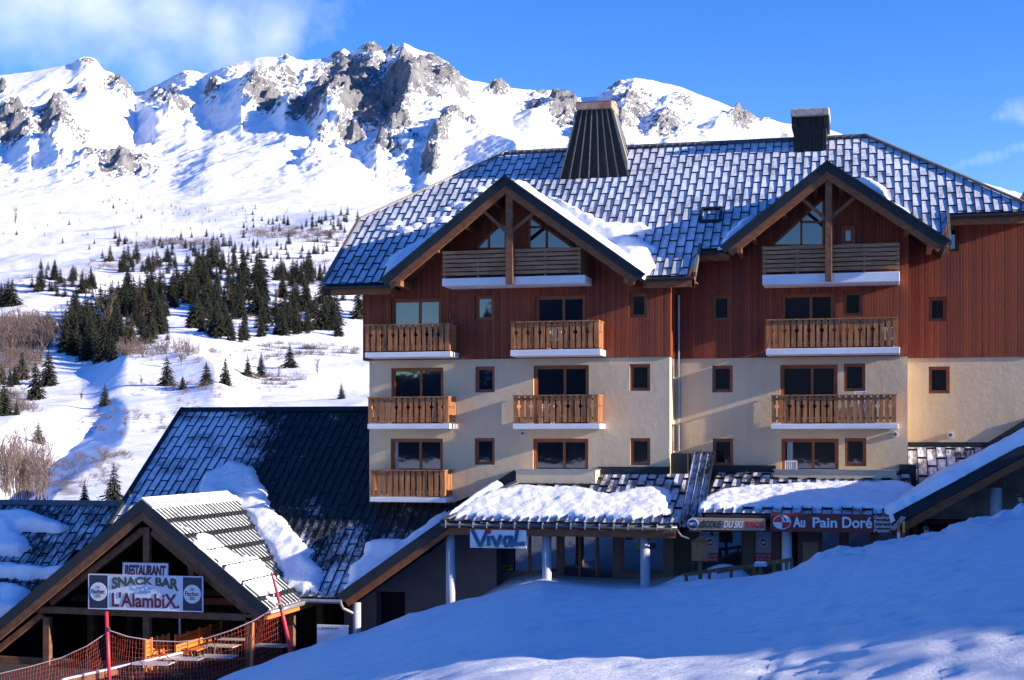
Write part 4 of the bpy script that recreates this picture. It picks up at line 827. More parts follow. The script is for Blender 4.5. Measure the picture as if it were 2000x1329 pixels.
# a = along +y , b = up the slope to the right
panel_roof(p, (.85, YQ-.3, -2.47), (0, 1, 0), (1/rn, 0, r2/rn), (-r2/rn, 0, 1/rn), 0, 7.5, lambda a: max(0, (a-.3)*.62), lambda a: 4.7*rn, cw=.42, tl=1.25, rib=.045, lip=.03)
panel_roof(p, (5.55+4.7, YQ-.3, -2.47), (0, 1, 0), (-1/rn, 0, r2/rn), (r2/rn, 0, 1/rn), 0, 7.5, lambda a: 0, lambda a: 4.7*rn, cw=.42, tl=1.25, rib=.045, lip=.03)
bb_ = (0, 1/NRM, SL/NRM); panel_roof(p, (0, 55.3, -2.35), (1, 0, 0), bb_, NU, 1.36, 5.5, lambda x: 0, lambda x: 2.85*NRM, cw=.36, tl=1.1, rib=.045, lip=.03)
po2 = obj('roof', p, ['frost_porch', 'black_metal', 'beam_wood'], pr2)
f = MB(); f.prism([(.72, -2.45), (5.55, -2.45+.575*4.7), (5.55, -2.80+.575*4.7), (.85, -2.78)], YQ-.42, YQ-.28); obj('fascia', f, 'fascia_metal', po2)
f = MB(); f.prism([(.9, -2.79), (5.55, -2.83+.575*4.7), (5.55, -3.10+.575*4.7), (1.2, -2.95)], YQ-.34, YQ-.2); obj('barge_board', f, 'beam_wood', po2)
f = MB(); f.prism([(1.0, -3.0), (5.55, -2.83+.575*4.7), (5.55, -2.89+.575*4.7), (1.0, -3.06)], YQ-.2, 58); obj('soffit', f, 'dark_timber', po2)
g = MB(); g.tube([(-5.5, YQ-.08, r2z-.06), (.7, YQ-.08, r2z-.06)], .07, 8); obj('gutter', g, 'dark_metal', po2)
snow_patch('long snow blanket above the ski school and bakery signs', (0, YQ, r2z), (1, 0, 0), qB, qN, [pp(px, py, ps2, r2z, YQ, pn2) for px, py in ((1362, 998), (1372, 975), (1400, 962), (1470, 955), (1560, 950), (1640, 946), (1760, 946), (1790, 955), (1755, 1002), (1700, 996), (1560, 994), (1440, 994))], .11, .07, seed=61, rag=.2, lump=.12)
snow_patch('deep snow on the porch roof rising to the right edge', (.85, YQ-.3, -2.47), (0, 1, 0), (1/rn, 0, r2/rn), (-r2/rn, 0, 1/rn), [(.02, -.2), (.02, 5.3), (2.2, 5.3), (2.6, 5.0), (2.5, 3), (3.3, .5), (3.6, -.6), (1.5, -.6)], .36, .1, seed=63, rag=.12, lump=.1)
column(1945, -.75, 52.5, pr2, r=.2, bot=-5, material='white_paint'); 
s = MB(); x = X_(1945, 52.5); s.box(x-.25, x+.22, 52.3, 52.7, -1.6+.0, -.6); obj('column_head', s, 'beam_wood', pr2)
w = MB(); w.prism([(1.6, -2.78), (8.5, -2.78), (8.5, -2.0), (5.55, -.25), (1.6, -2.55)], 54.4, 54.55)
obj('end_wall', w, 'rough_wall', pr2)
gw = hole(1958, 1984, 905, 922, 54.38); s = MB(); s.box(gw[0], gw[1], 54.36, 54.39, gw[2], gw[3]); gb = obj('small_window', s, 's_grey', pr2); s = MB(); s.box((gw[0]+gw[1])/2-.015, (gw[0]+gw[1])/2+.015, 54.345, 54.359, gw[2], gw[3]); s.box(gw[0], gw[1], 54.33, 54.342, (gw[2]+gw[3])/2-.015, (gw[2]+gw[3])/2+.015); obj('window_bar', s, 'seam_metal', gb)
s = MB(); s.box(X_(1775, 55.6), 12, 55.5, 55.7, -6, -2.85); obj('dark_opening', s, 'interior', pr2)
s = MB(); a = X_(1782, 55.4); s.box(a, a+.2, 55.3, 55.45, -6, -2.95); s.box(a+.02, X_(2100, 55.4), 55.3, 55.42, -3.0, -2.86); obj('beam', s, 'frame_wood', pr2)
# ski school and bakery shop front
YS = 54.2
sf = MB(); H = [hole(1362, 1452, 1036, 1120, YS), hole(1472, 1510, 1036, 1120, YS), hole(1522, 1562, 1036, 1120, YS), hole(1602, 1642, 1036, 1130, YS), hole(1654, 1702, 1036, 1120, YS), hole(1714, 1760, 1036, 1110, YS)]
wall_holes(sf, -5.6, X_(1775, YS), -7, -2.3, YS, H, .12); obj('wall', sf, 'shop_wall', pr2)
for i, h in enumerate(H): shopwin(h, YS+.02, pr2, 'shop_door' if i in (1, 4) else 'shop_window')
s = MB(); a = W(1568, 1112, YS); b = W(1598, 1060, YS); s.box(a.x, b.x, YS-.03, YS-.005, a.z, b.z); obj('panel', s, 's_tan', pr2)
s = MB(); s.box(-5.6, 1.1, YQ+.1, YS+.2, r2z-.38, r2z-.3); obj('soffit', s, 'dark_timber', pr2)
column(1537, r2z-.4, YQ+.7, pr2, r=.17, bot=-7, material='white_paint')
# posters on the ski school windows
def roundel(mb_parent, cx, cz, r, y):
    o = obj('roundel', MB().disc((cx, cz), r, r, y, .02, 36), 's_white', mb_parent)
    q = MB()
    def sw(sg, m):
        P = []
        for k in range(15): t = k/14*math.pi*1.02-.3; P.append((cx+sg*r*.78*math.cos(t), cz+sg*r*.78*math.sin(t)))
        for k in range(14, -1, -1): t = k/14*math.pi*.8-.1; P.append((cx+sg*(r*.22+r*.30*math.cos(t)), cz+sg*(r*.34*math.sin(t)+r*.02)))
        q2 = MB(); q2.prism(P, y-.006, y-.001); obj('emblem', q2, m, o)
    sw(1, 's_blue'); sw(-1, 's_red'); return o
def sign(name, label, px0, px1, py0, py1, Y, material, depth=.06, cat='sign', border=None):
    a = W(px0, py1, Y); b = W(px1, py0, Y); cx = (a.x+b.x)/2
    t = thing(name, label, cat, (cx, Y, a.z)); s = MB(); s.box(a.x, b.x, Y, Y+depth, a.z, b.z); obj('board', s, material, t, bevel=.005)
    if border:
        s = MB(); w = .03
        s.box(a.x-w, b.x+w, Y-.01, Y+depth, b.z, b.z+w); s.box(a.x-w, b.x+w, Y-.01, Y+depth, a.z-w, a.z); s.box(a.x-w, a.x, Y-.01, Y+depth, a.z, b.z); s.box(b.x, b.x+w, Y-.01, Y+depth, a.z, b.z); obj('frame', s, border, t)
    return t, (a.x, b.x, a.z, b.z)
def sub(B, fx0, fx1, fz0, fz1): return (B[0]+(B[1]-B[0])*fx0, B[0]+(B[1]-B[0])*fx1, B[2]+(B[3]-B[2])*fz0, B[2]+(B[3]-B[2])*fz1)
for px, py in ((1386, 1072), (1491, 1072)):
    t, B = sign('window_poster', 'round emblem poster with red panel '+('in the wide left shop window' if px < 1400 else 'in the narrow shop door glass'), px-15 if px < 1400 else px-17, px+17 if px < 1400 else px+18, 1047, 1097, YS+.05, 's_grey', .012, 'poster')
    cx = (B[0]+B[1])/2; roundel(t, cx, B[2]+(B[3]-B[2])*.74, .16, YS+.035)
    R_ = sub(B, .02, .98, .0, .34); s = MB(); s.box(R_[0], R_[1], YS+.036, YS+.048, R_[2], R_[3]); obj('red_panel', s, 's_red', t)
    T = sub(B, .1, .9, .19, .29); text('ECOLE DU SKI', *T, YS+.03, 's_white', t); T = sub(B, .1, .9, .05, .15); text('FRANCAIS', *T, YS+.03, 's_white', t)
# Vival
t, B = sign('shop_sign', 'white shop sign with fat blue letters and a red dot under the gutter', 918, 1028, 1036, 1070, YP-.02, 's_white', .08)
s = MB(); y = YP-.03
P = [(B[0]+(B[1]-B[0])*u_, B[2]+(B[3]-B[2])*v_) for u_, v_ in ((.03, .1), (.3, .2), (.6, .33), (.98, .36), (.98, .2), (.8, .17), (.5, .2), (.25, .1))]; s.prism(P, y, y+.008); obj('swoosh', s, 's_yellow', t)
def stroke(mb, B, pts, w, y):
    Q = [Vector((B[0]+(B[1]-B[0])*a, y, B[2]+(B[3]-B[2])*b)) for a, b in pts]
    for i in range(len(Q)-1): d = (Q[i+1]-Q[i]).normalized()*w*.3; mb.beam(Q[i]-d, Q[i+1]+d, w, .014+.002*i, up=(0, 1, 0))
# hand-painted letters as brush strokes
def strokes(B, letters, w, y, material, parent, name='lettering'):
    w = w*1.25
    for L in letters:
        for k, pts in enumerate(L):
            m = MB(); stroke(m, B, pts, w, y-.002*k)
            obj(name, m, material, parent)
strokes(B, [[[(.045, .95), (.07, .8), (.17, .14), (.20, .14), (.30, .92)]], [[(.335, .60), (.335, .16)]], [[(.40, .62), (.47, .14), (.485, .14), (.545, .66)]],
            [[(.72, .60), (.64, .60), (.60, .40), (.64, .14), (.70, .20), (.735, .64)], [(.735, .62), (.75, .12)]], [[(.84, .95), (.80, .24), (.95, .24), (.95, .32)]]], .10, YP-.045, 's_blue', t)
obj('dot', MB().disc((B[0]+(B[1]-B[0])*.335, B[2]+(B[3]-B[2])*.90), .09, .09, YP-.055, .02, 24), 's_red', t)
# ski school sign
t_c = MB()
t, B = sign('shop_sign', 'tan ski school sign with slanted dark, white and red lettering and round emblem', 1352, 1495, 1013, 1035, YQ-.16, 's_tan', .07)
y = YQ-.175; text('ECOLE', *sub(B, .12, .40, .2, .76), y, 's_black', t, shear=.3, bold=.02); text('DU SKI', *sub(B, .43, .70, .2, .76), y, 's_white', t, shear=.3, bold=.02); text('FRANCAIS', *sub(B, .72, .99, .2, .76), y, 's_red', t, shear=.3, bold=.02)
c0 = W(1353, 1024, YQ-.25); roundel(t, c0.x, c0.z, .2, YQ-.22)
# bakery sign
t, B = sign('shop_sign', 'brown red bakery sign with white letters and a red and white oval', 1505, 1746, 1006, 1038, YQ-.18, 's_brownred', .07)
y = YQ-.195
text('Au', *sub(B, .185, .285, .24, .82), y, 's_white', t, bold=.04); text('Pain', *sub(B, .345, .545, .24, .82), y, 's_white', t, bold=.025); text('Doré', *sub(B, .585, .825, .24, .86), y, 's_white', t, bold=.025)
for k, (wd, z0) in enumerate((('Gaufres', .76), ('Boissons', .52), ('Sandwichs', .27), ('Panini', .03))): text(wd, *sub(B, .842, (.965, .985, 1.0, .965)[k] if k else .965, z0, z0+.19), y, 's_white', t, bold=.01)
E = sub(B, .02, .17, .12, .92); ex, ez, rx, rz = (E[0]+E[1])/2, (E[2]+E[3])/2, (E[1]-E[0])/2, (E[3]-E[2])/2
em = obj('emblem', MB().disc((ex, ez), rx, rz, y, .01, 36), 's_white', t)
for q0 in (1, 3):
    P = [(ex, ez)]+[(ex+rx*.93*math.cos(q0*math.pi/2+k/8*math.pi/2), ez+rz*.9*math.sin(q0*math.pi/2+k/8*math.pi/2)) for k in range(9)]; m = MB(); m.prism(P, y-.006, y-.001); obj('emblem_quarter', m, 's_red', em)
m = MB(); m.prism([(ex-.16, ez+.04), (ex, ez+rz+.05), (ex+.16, ez+.04), (ex+.1, ez+.04), (ex, ez+rz-.03), (ex-.1, ez+.04)], y-.012, y-.007); obj('emblem_peak', m, 's_blue', em)
# ---------------------------------------------------------------- snack bar
sn = thing('snack_bar', 'snack bar with an open timber gable and a ribbed metal roof half under snow', 'building', (-24.76, 49, -8.1))
sn_ = math.sqrt(1+ss*ss)
def yv(a): z = SZ-ss*a/sn_; return (z-WZ0)/SL+WY0     # where the slope dips under the wing roof
p = MB()
# right slope: a along +y, b measured up the slope from the eave
LS = 4.72*sn_
panel_roof(p, (SX+4.72, SYF, SZ-ss*4.72), (0, 1, 0), (-1/sn_, 0, ss/sn_), (ss/sn_, 0, 1/sn_), 0, 7.9, lambda a: max(0, (a-3.2)/4.7*LS) if a > 3.2 else 0, lambda a: LS, cw=.30, rib=.05, seam=False, base=.14, ribw=.035)
LL = 7.4*sn_
panel_roof(p, (SX-7.4, SYF, SZ-ss*7.4), (0, 1, 0), (1/sn_, 0, ss/sn_), (-ss/sn_, 0, 1/sn_), 0, 7.9, lambda a: 0, lambda a: LL, cw=.30, rib=.06, seam=False, base=.14)
so_ = obj('roof', p, ['frost_snack', 'gutter_metal', 'dark_timber'], sn)
c = MB(); c.prism([(SX-.2, SZ-.06), (SX, SZ+.14), (SX+.42, SZ-.18), (SX+.40, SZ-.26), (SX, SZ)], SYF-.03, 55.4); obj('ridge_cap', c, 'white_paint', so_)
for sg, L in ((1, 4.72), (-1, 7.4)):
    d = Vector((sg/sn_, 0, -ss/sn_)); nn = Vector((sg*ss/sn_, 0, 1/sn_)); q = lambda s, h: (SX+(d*s).x+(nn*h).x*(1 if s else 0), SZ+(d*s).z+((nn*h).z if s else h*sn_))
    f = MB(); f.prism([q(0, .06), q(L*sn_, .06), q(L*sn_, -.27), q(0, -.27)], SYF-.06, SYF+.04); obj('fascia', f, 'fascia_metal', so_)
    f = MB(); f.prism([q(0, -.272), q(L*sn_-.1, -.272), q(L*sn_-.1, -.52), q(0, -.52)], SYF, SYF+.12); obj('barge_board', f, 'truss_wood', so_)
g = MB(); g.tube([(SX+4.8, SYF-.05, SZ-ss*4.72-.08), (SX+4.8, SYF+4.6, SZ-ss*4.72-.08)], .09, 10); go = obj('gutter', g, 'galvanised', so_, smooth=True)
f = MB(); f.box(SX+4.55, SX+4.66, SYF+.1, SYF+5, SZ-ss*4.72-.34, SZ-ss*4.72-.1); obj('eaves_board', f, 'orange_wood', so_)
st = MB()   # snow stops in rows down the right slope
for i in range(22):
    for j in range(7):
        a = .3+i*.30; b = .5+j*.86
        if a > 3.3 and b < (a-3.2)/4.7*LS+.2: continue
        o = Vector((SX+4.72-b/sn_, SYF+a, SZ-ss*4.72+ss*b/sn_)); st.beam(o+Vector((0, -.10, .0)), o+Vector((0, .10, .0)), .10, .26)
split('snow_guard', st, 'black_metal', so_, gap=.12)
T = MB(); YT = 47.85
def tb(x0, y0, x1, y1, w=.24, d=.22, y=YT): b_ = MB(); b_.beam(W(x0, y0, y), W(x1, y1, y), w, d, up=(0, 1, 0)); return b_
def addbeam(name, *a, **k): obj(name, tb(*a, **k), 'truss_wood', sn, bevel=.012)
addbeam('tie_beam', 68, 1190, 508, 1207); addbeam('king_post', 288, 1030, 288, 1112, .25)
for x0, x1 in ((93, 0), (288, 0), (488, 0)): addbeam('post', x0, 1205, x0, 1420, .26)
addbeam('rafter', 282, 1035, 100, 1178, .25, .2, YT+.05); addbeam('rafter', 298, 1038, 486, 1196, .25, .2, YT+.05); addbeam('brace', 85, 1200, -30, 1290, .22)
addbeam('brace', 195, 1140, 175, 1095, .2, .2, YT+.1); addbeam('brace', 380, 1150, 372, 1100, .2, .2, YT+.1)
addbeam('rail', -40, 1286, 282, 1302, .26, .1, YT+.02)
for dy in (3.0, 6.0):
    a = W(93, 1200, YT); T.box(a.x-.13, a.x+.13, YT+dy, YT+dy+.25, -9, -5.9); T.box(SX+4.0, SX+4.26, YT+dy, YT+dy+.25, -9, -5.9); T.box(SX-5.5, SX+4.3, YT+dy, YT+dy+.22, -6.1, -5.85)
obj('inner_frame', T, 'truss_wood', sn)
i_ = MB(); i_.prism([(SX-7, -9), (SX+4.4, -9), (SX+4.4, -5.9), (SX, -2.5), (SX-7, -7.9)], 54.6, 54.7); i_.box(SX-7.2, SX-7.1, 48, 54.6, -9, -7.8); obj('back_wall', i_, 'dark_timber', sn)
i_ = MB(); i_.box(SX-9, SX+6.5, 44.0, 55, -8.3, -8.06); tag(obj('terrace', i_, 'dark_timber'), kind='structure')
i_ = MB(); px_ = W(351, 0, YT+1.2).x; i_.tube([(px_, YT+1.2, -8.1), (px_, YT+1.2, -6.0)], .045, 10); obj('steel_post', i_, 'galvanised', sn)
sO = (SX+4.72, SYF, SZ-ss*4.72); sB = (-1/sn_, 0, ss/sn_); sN = (ss/sn_, 0, 1/sn_)
snow_patch('thin melting snow on the snack bar roof', sO, (0, 1, 0), sB, sN, [(.25, 3.6), (.3, 1.0), (.7, .25), (1.6, .5), (2.3, 1.2), (3.1, 1.5), (3.0, 2.2), (2.2, 2.9), (1.6, 3.9), (.9, 4.4)], .03, .07, seed=71, rag=.75, lump=.03)
# snack bar signs
YG = 47.62
t, B = sign('restaurant_sign', 'small white sign with dark red brush letters above the snack bar banner', 241, 327, 1102, 1128, YG-.02, 's_white', .04, border='s_grey')
text('RESTAURANT', *sub(B, .03, .97, .12, .9), YG-.035, 's_maroon', t, bold=.045, shear=.12, space=.93)
t, B = sign('snack_bar_sign', 'long white banner with navy ends and dark red letters across the snack bar truss', 174, 395, 1128, 1188, YG-.05, 's_white', .05, border='s_white')
y = YG-.06
for u0, u1 in ((.003, .167), (.833, .997)): s = MB(); q = sub(B, u0, u1, .01, .99); s.box(q[0], q[1], y, y+.008, q[2], q[3]); e_ = obj('end_panel', s, 's_navy', t); c0 = ((q[0]+q[1])/2, (q[2]+q[3])/2); rr = (q[1]-q[0])*.46; obj('badge', MB().disc(c0, rr, rr, y-.01, .009, 32), 's_white', e_); text('Fischer.', c0[0]-rr*.82, c0[0]+rr*.85, c0[1]-rr*.2, c0[1]+rr*.28, y-.016, 's_black', e_, bold=.02); m = MB(); m.box(c0[0]-rr*.3, c0[0]+rr*.3, y-.016, y-.011, c0[1]-rr*.62, c0[1]-rr*.34); m.prism([(c0[0]-rr*.45, c0[1]-rr*.28), (c0[0]+rr*.45, c0[1]-rr*.28), (c0[0]+rr*.3, c0[1]-rr*.36), (c0[0]-rr*.3, c0[1]-rr*.36)], y-.017, y-.012); m.box(c0[0]-rr*.22, c0[0]+rr*.22, y-.016, y-.011, c0[1]+rr*.38, c0[1]+rr*.62); obj('emblem', m, 's_tan', e_)
arch = lambda a, b: (a, (.40+.60*b-.0*a)*(1)-.40*(2*a-1)**2*(1-b)-.05*(2*a-1)**2)
text('SNACK BAR', *sub(B, .205, .795, .58, .97), y, 's_olive', t, bold=.05, warp=arch, name='lettering')
text("L'AlambiX.", *sub(B, .205, .80, .06, .50), y, 's_maroon', t, bold=.025, name='lettering')
h_ = MB(); hc = sub(B, .5, .5, .55, .55); hx, hz = hc[0], hc[2]; w = .38
h_.prism([(hx+w*.55*math.cos(k/12*math.pi), hz+w*.5*math.sin(k/12*math.pi)) for k in range(13)]+[(hx+w*.55*math.cos(k/12*math.pi)*.86, hz+w*.5*math.sin(k/12*math.pi)*.82) for k in range(12, -1, -1)], y-.004, y-.001)
h_.box(hx-w*.62, hx+w*.62, y-.006, y-.002, hz-.06, hz+.015); h_.box(hx-.02, hx+.02, y-.007, y-.003, hz, hz+.2)
for sg in (-1, 1): 
    P = [(hx+sg*w*.5, hz+.06), (hx+sg*w*.78, hz+.07), (hx+sg*w*.98, hz+.17), (hx+sg*w*1.0, hz+.30), (hx+sg*w*.90, hz+.18), (hx+sg*w*.74, hz+.13), (hx+sg*w*.5, hz+.14)]
    h_.prism(P, y-.009, y-.0045)
obj('helmet_emblem', h_, 's_sky', t)
# ---------------------------------------------------------------- snack terrace furniture
def make_table(x, y, z, rz, label):
    t = thing('terrace_table', label, 'table', (x, y, z), 'tables on the snack bar terrace'); 
    c, s = math.cos(rz), math.sin(rz); q = lambda a, b: (x+a*c-b*s, y+a*s+b*c)
    m = MB(); P = [q(a, b) for a, b in ((-.6, -.36), (.6, -.36), (.6, .36), (-.6, .36))]
    m.add([(*p, z+.72) for p in P]+[(*p, z+.75) for p in P], [(0, 1, 2, 3), (4, 5, 6, 7), (0, 1, 5, 4), (1, 2, 6, 5), (2, 3, 7, 6), (3, 0, 4, 7)]); obj('tabletop', m, 'plastic_top', t)
    for a, b in ((-.52, -.3), (.52, -.3), (.52, .3), (-.52, .3)): u = q(a, b); obj('leg', MB().tube([(*u, z), (*u, z+.72)], .022, 8), 'chair_metal', t)
    return t
def make_table2(*a): return make_table(*a)
def thing_g(name, label, cat, loc, group): return thing(name, label, cat, loc, group)
_th = thing
def thing(name, label, cat, loc=(0, 0, 0), group=None):
    return _th(name, label, cat, loc, group)
FZ = -8.06
TB = [(425, 1287, 46.6, .05, 'pale table nearest the low rail inside the snack bar'), (432, 1264, 49.0, .0, 'pale table in front of the orange benches, the widest lit top'), (462, 1249, 50.8, .05, 'small pale table at the back beside the right corner post'), (360, 1296, 45.8, .1, 'pale table half hidden behind round chairs left of the others'), (300, 1316, 44.6, .1, 'pale table lowest and farthest left on the terrace'), (530, 1268, 49.5, .0, 'table in the gloom right of the corner post')]
for px, py, Y, rz, lab in TB:
    p = W(px, py, Y); make_table(p.x, Y, FZ, rz, lab)
def make_chair(x, y, z, rz, label):
    t = thing('bistro_chair', label, 'chair', (x, y, z), 'round backed metal chairs on the snack bar terrace'); c, s = math.cos(rz), math.sin(rz); q = lambda a, b, h: (x+a*c-b*s, y+a*s+b*c, z+h)
    m = MB(); m.tube([q(.21*math.cos(k*math.pi/8), .21*math.sin(k*math.pi/8), .45) for k in range(17)], .014, 6); m.add([q(.2*math.cos(k*math.pi/8), .2*math.sin(k*math.pi/8), .455) for k in range(16)], [tuple(range(16))]); obj('seat', m, 'chair_metal', t)
    m = MB(); m.tube([q(.25*math.cos(k*math.pi/9), -.16-.1*math.sin(k*math.pi/9)*.3, .45+.5*math.sin(k*math.pi/9)**.7) for k in range(10)], .016, 6); m.tube([q(.15*math.cos(k*math.pi/8), -.17, .45+.32*math.sin(k*math.pi/8)**.7) for k in range(9)], .012, 6); obj('backrest', m, 'chair_metal', t)
    for a, b in ((-.17, -.17), (.17, -.17), (.17, .17), (-.17, .17)): obj('leg', MB().tube([q(a, b, .45), q(a*1.25, b*1.25, 0)], .012, 6), 'chair_metal', t)
    return t
def dup(o, x, y, rz, label):
    r = o.copy(); col.objects.link(r); r.location = (x, y, FZ); r.rotation_euler = (0, 0, rz); r['label'] = label
    for ch in list(o.children): cc = ch.copy(); col.objects.link(cc); cc.parent = r
    return r
chair0 = None
CH = [(365, 1285, 46.9, .2, 'black round backed chair behind the low rail, tucked to the nearest table'), (395, 1290, 46.2, -.2, 'black round backed chair between the two lowest tables'), (322, 1300, 45.2, .3, 'black round backed chair in front of the leftmost table'), (300, 1300, 45.9, 2.9, 'black round backed chair behind the leftmost table'), (345, 1316, 44.3, -.3, 'black chair cut by the bottom edge below the rail'), (405, 1268, 48.3, 2.8, 'black chair left of the widest lit table'), (470, 1275, 48.0, .5, 'black chair right of the widest lit table, by the corner post'), (413, 1245, 50.6, .1, 'black chair standing against the orange benches'), (440, 1245, 51.4, 3.0, 'black chair at the back between bench and small table'), (270, 1322, 44.0, .2, 'black chair lowest left beside the tall red pole')]
for px, py, Y, rz, lab in CH:
    x = W(px, py, Y).x
    if chair0 is None: chair0 = make_chair(x, Y, FZ, 0, lab); chair0.rotation_euler.z = rz
    else: dup(chair0, x, Y, rz, lab)
def bench(px0, px1, Y0, Y1, label):
    a = W(px0, 0, Y0); b = W(px1, 0, Y1); t = thing('bench', label, 'bench', (a.x, Y0, FZ), 'orange wooden benches on the terrace'); A = Vector((a.x, Y0, FZ)); B_ = Vector((b.x, Y1, FZ)); u = Vector((0, 0, 1)); n = (B_-A).normalized().cross(u)
    m = MB(); m.beam(A+u*.45, B_+u*.45, .4, .05); obj('seat', m, 'orange_wood', t); m = MB()
    for k in range(4): m.beam(A-n*.2+u*(.58+k*.15), B_-n*.2+u*(.58+k*.15), .03, .12)
    obj('backrest', m, 'orange_wood', t)
    for k in range(5): q = A.lerp(B_, k/4); m = MB(); m.beam(q-n*.17, q-n*.17+u*1.15, .07, .07); obj('post', m, 'orange_wood', t)
bench(352, 440, 48.5, 52.5, 'long orange wooden bench with a slatted back glowing in the sun'); bench(292, 338, 47.2, 48.8, 'short orange bench left of the long one under the middle post')
# low rail with a snowy top
t = thing('handrail', 'low wooden rail with snow along its top slanting up behind the netting', 'railing', tuple(W(240, 1329, 43))); m = MB(); a = W(120, 1336, 42.6); b = W(356, 1282, 46.4); m.beam(a, b, .1, .22); obj('rail', m, 'truss_wood', t); m = MB(); m.beam(a+Vector((0, 0, .13)), b+Vector((0, 0, .13)), .14, .06); obj('snow_cap', m, 'snow', t, bevel=.02)
for f_ in (.1, .55, .97): q = a.lerp(b, f_); m = MB(); m.box(q.x-.06, q.x+.06, q.y+.06, q.y+.18, q.z-2.0, q.z); obj('post', m, 'truss_wood', t)
# ---------------------------------------------------------------- netting and poles
def zgr(x, y): return float(ground_z(x, y))
YN = 41.5
P1 = W(212, 1230, YN); p1t = W(208, 1195, YN)
t = thing('net_pole', 'straight red plastic pole holding the orange netting below the snack bar banner', 'pole', (P1.x, YN, zgr(P1.x, YN)-.1)); obj('pole', MB().tube([(P1.x+.08, YN, P1.z-2.6), (p1t.x, YN, p1t.z)], .055, 12), 'red_plastic', t, smooth=True); obj('tie', MB().tube([(P1.x, YN, P1.z-.05), (P1.x-.005, YN, P1.z+.07)], .065, 12), 's_black', t)
q0 = W(530, 1118, YN+1.6); q1 = W(578, 1292, YN+1.6)
t = thing('net_pole', 'leaning red pole standing in the snow bank right of the snack bar', 'pole', tuple(q1)); obj('pole', MB().tube([q1+Vector((0, 0, -.4)), q0.lerp(q1, .38), q0], [.07, .06, .028], 12), 'red_plastic', t, smooth=True); obj('tie', MB().tube([q0.lerp(q1, .36), q0.lerp(q1, .42)], .075, 12), 's_black', t)
q2 = W(494, 1216, YN+1.2); q3 = W(490, 1310, YN+1.2)
t = thing('net_stake', 'short bright orange stake against the corner post of the snack bar', 'pole', tuple(q3)); obj('stake', MB().tube([q3+Vector((0, 0, -.3)), q2], .04, 10), 'orange_wood', t, smooth=True)
def net(name, label, top, bot, nx, nz, seed):
    rnd = random.Random(seed); t = thing(name, label, 'netting', tuple(bot[0])); n = len(top)
    def samp(P, f): k = f*(n-1); i = min(int(k), n-2); return P[i].lerp(P[i+1], k-i)
    G = [[samp(top, i/nx).lerp(samp(bot, i/nx), j/nz)+Vector((rnd.uniform(-.012, .012), .06*math.sin(i*.31+j*.4), rnd.uniform(-.012, .012))) for j in range(nz+1)] for i in range(nx+1)]
    m = MB()
    for i in range(nx+1):
        for j in range(nz):
            m.beam(G[i][j], G[i][j+1], .005, .005)
            if i < nx: m.beam(G[i][j+1], G[i+1][j+1], .005, .005)
    obj('mesh', m, 'net_cord', t); obj('rope', MB().tube([samp(top, i/40) for i in range(41)], .016, 6), 'rope', t)
tops = [W(x, y, YN+a) for x, y, a in ((214, 1232, 0), (250, 1244, .1), (300, 1252, .3), (350, 1254, .5), (400, 1248, .7), (450, 1232, .9), (494, 1213, 1.15), (520, 1198, 1.3), (548, 1178, 1.55))]
net('safety_net', 'orange safety net sagging between the straight red pole and the leaning red pole', tops, [Vector((p.x, p.y, min(p.z-.6, W(0, yy, p.y).z))) for p, yy in zip(tops, (1350, 1350, 1345, 1340, 1335, 1325, 1305, 1300, 1290))], 60, 12, 1)
tops = [W(x, y, YN-a) for x, y, a in ((206, 1238, 0), (170, 1262, .2), (120, 1285, .4), (60, 1302, .7), (0, 1316, 1.0), (-60, 1326, 1.3))]
net('safety_net', 'orange safety net left of the straight red pole, running out of the frame', tops, [Vector((p.x, p.y, p.z-1.6)) for p in tops], 54, 12, 2)
# menu board
t, B = sign('menu_board', 'white menu board standing behind the snow bank left of the grey column', 619, 680, 1222, 1285, 49.8, 's_white', .05, 'sign')
text('la carte du jour', *sub(B, .16, .72, .86, .95), 49.78, 's_maroon', t)
for k in range(4): q = sub(B, .06+.24*(k % 2), .26+.24*(k % 2), .10+.34*(k//2), .38+.34*(k//2)); m = MB(); m.box(q[0], q[1], 49.775, 49.795, q[2], q[3]); obj('menu_sheet', m, 's_cream' if k % 2 else 's_white', t)
m = MB(); q = sub(B, .6, .95, .1, .7); m.disc(((q[0]+q[1])/2, (q[2]+q[3])/2), .14, .22, 49.775, .015, 20); obj('picture', m, 's_brownred', t)
# ---------------------------------------------------------------- notice box, ramp railing, snow post, skis
def gpt(px, py, t): return D(px, py, t)
p = W(1367, 1097, 49.6); t = thing('notice_box', 'small wooden notice box with a pitched roof on a post by the ski school', 'notice board', (p.x, 49.6, zgr(p.x, 49.6)-.3))
a = W(1351, 1096, 49.6); b = W(1382, 1052, 49.6); m = MB(); m.box(a.x, b.x, 49.6, 49.78, a.z, b.z-.1); obj('box', m, 'grey_wood', t, bevel=.008)
m = MB(); m.prism([(a.x-.05, b.z-.14), (b.x+.05, b.z-.14), ((a.x+b.x)/2, b.z+.06)], 49.54, 49.85); obj('roof', m, 'beam_wood', t)
m = MB(); m.box(a.x+.07, b.x-.07, 49.585, 49.6, a.z+.14, b.z-.2); obj('panel', m, 'slat_wood', t)
m = MB(); m.box(p.x-.06, p.x+.06, 49.62, 49.75, p.z-1.4, p.z); obj('post', m, 'truss_wood', t)
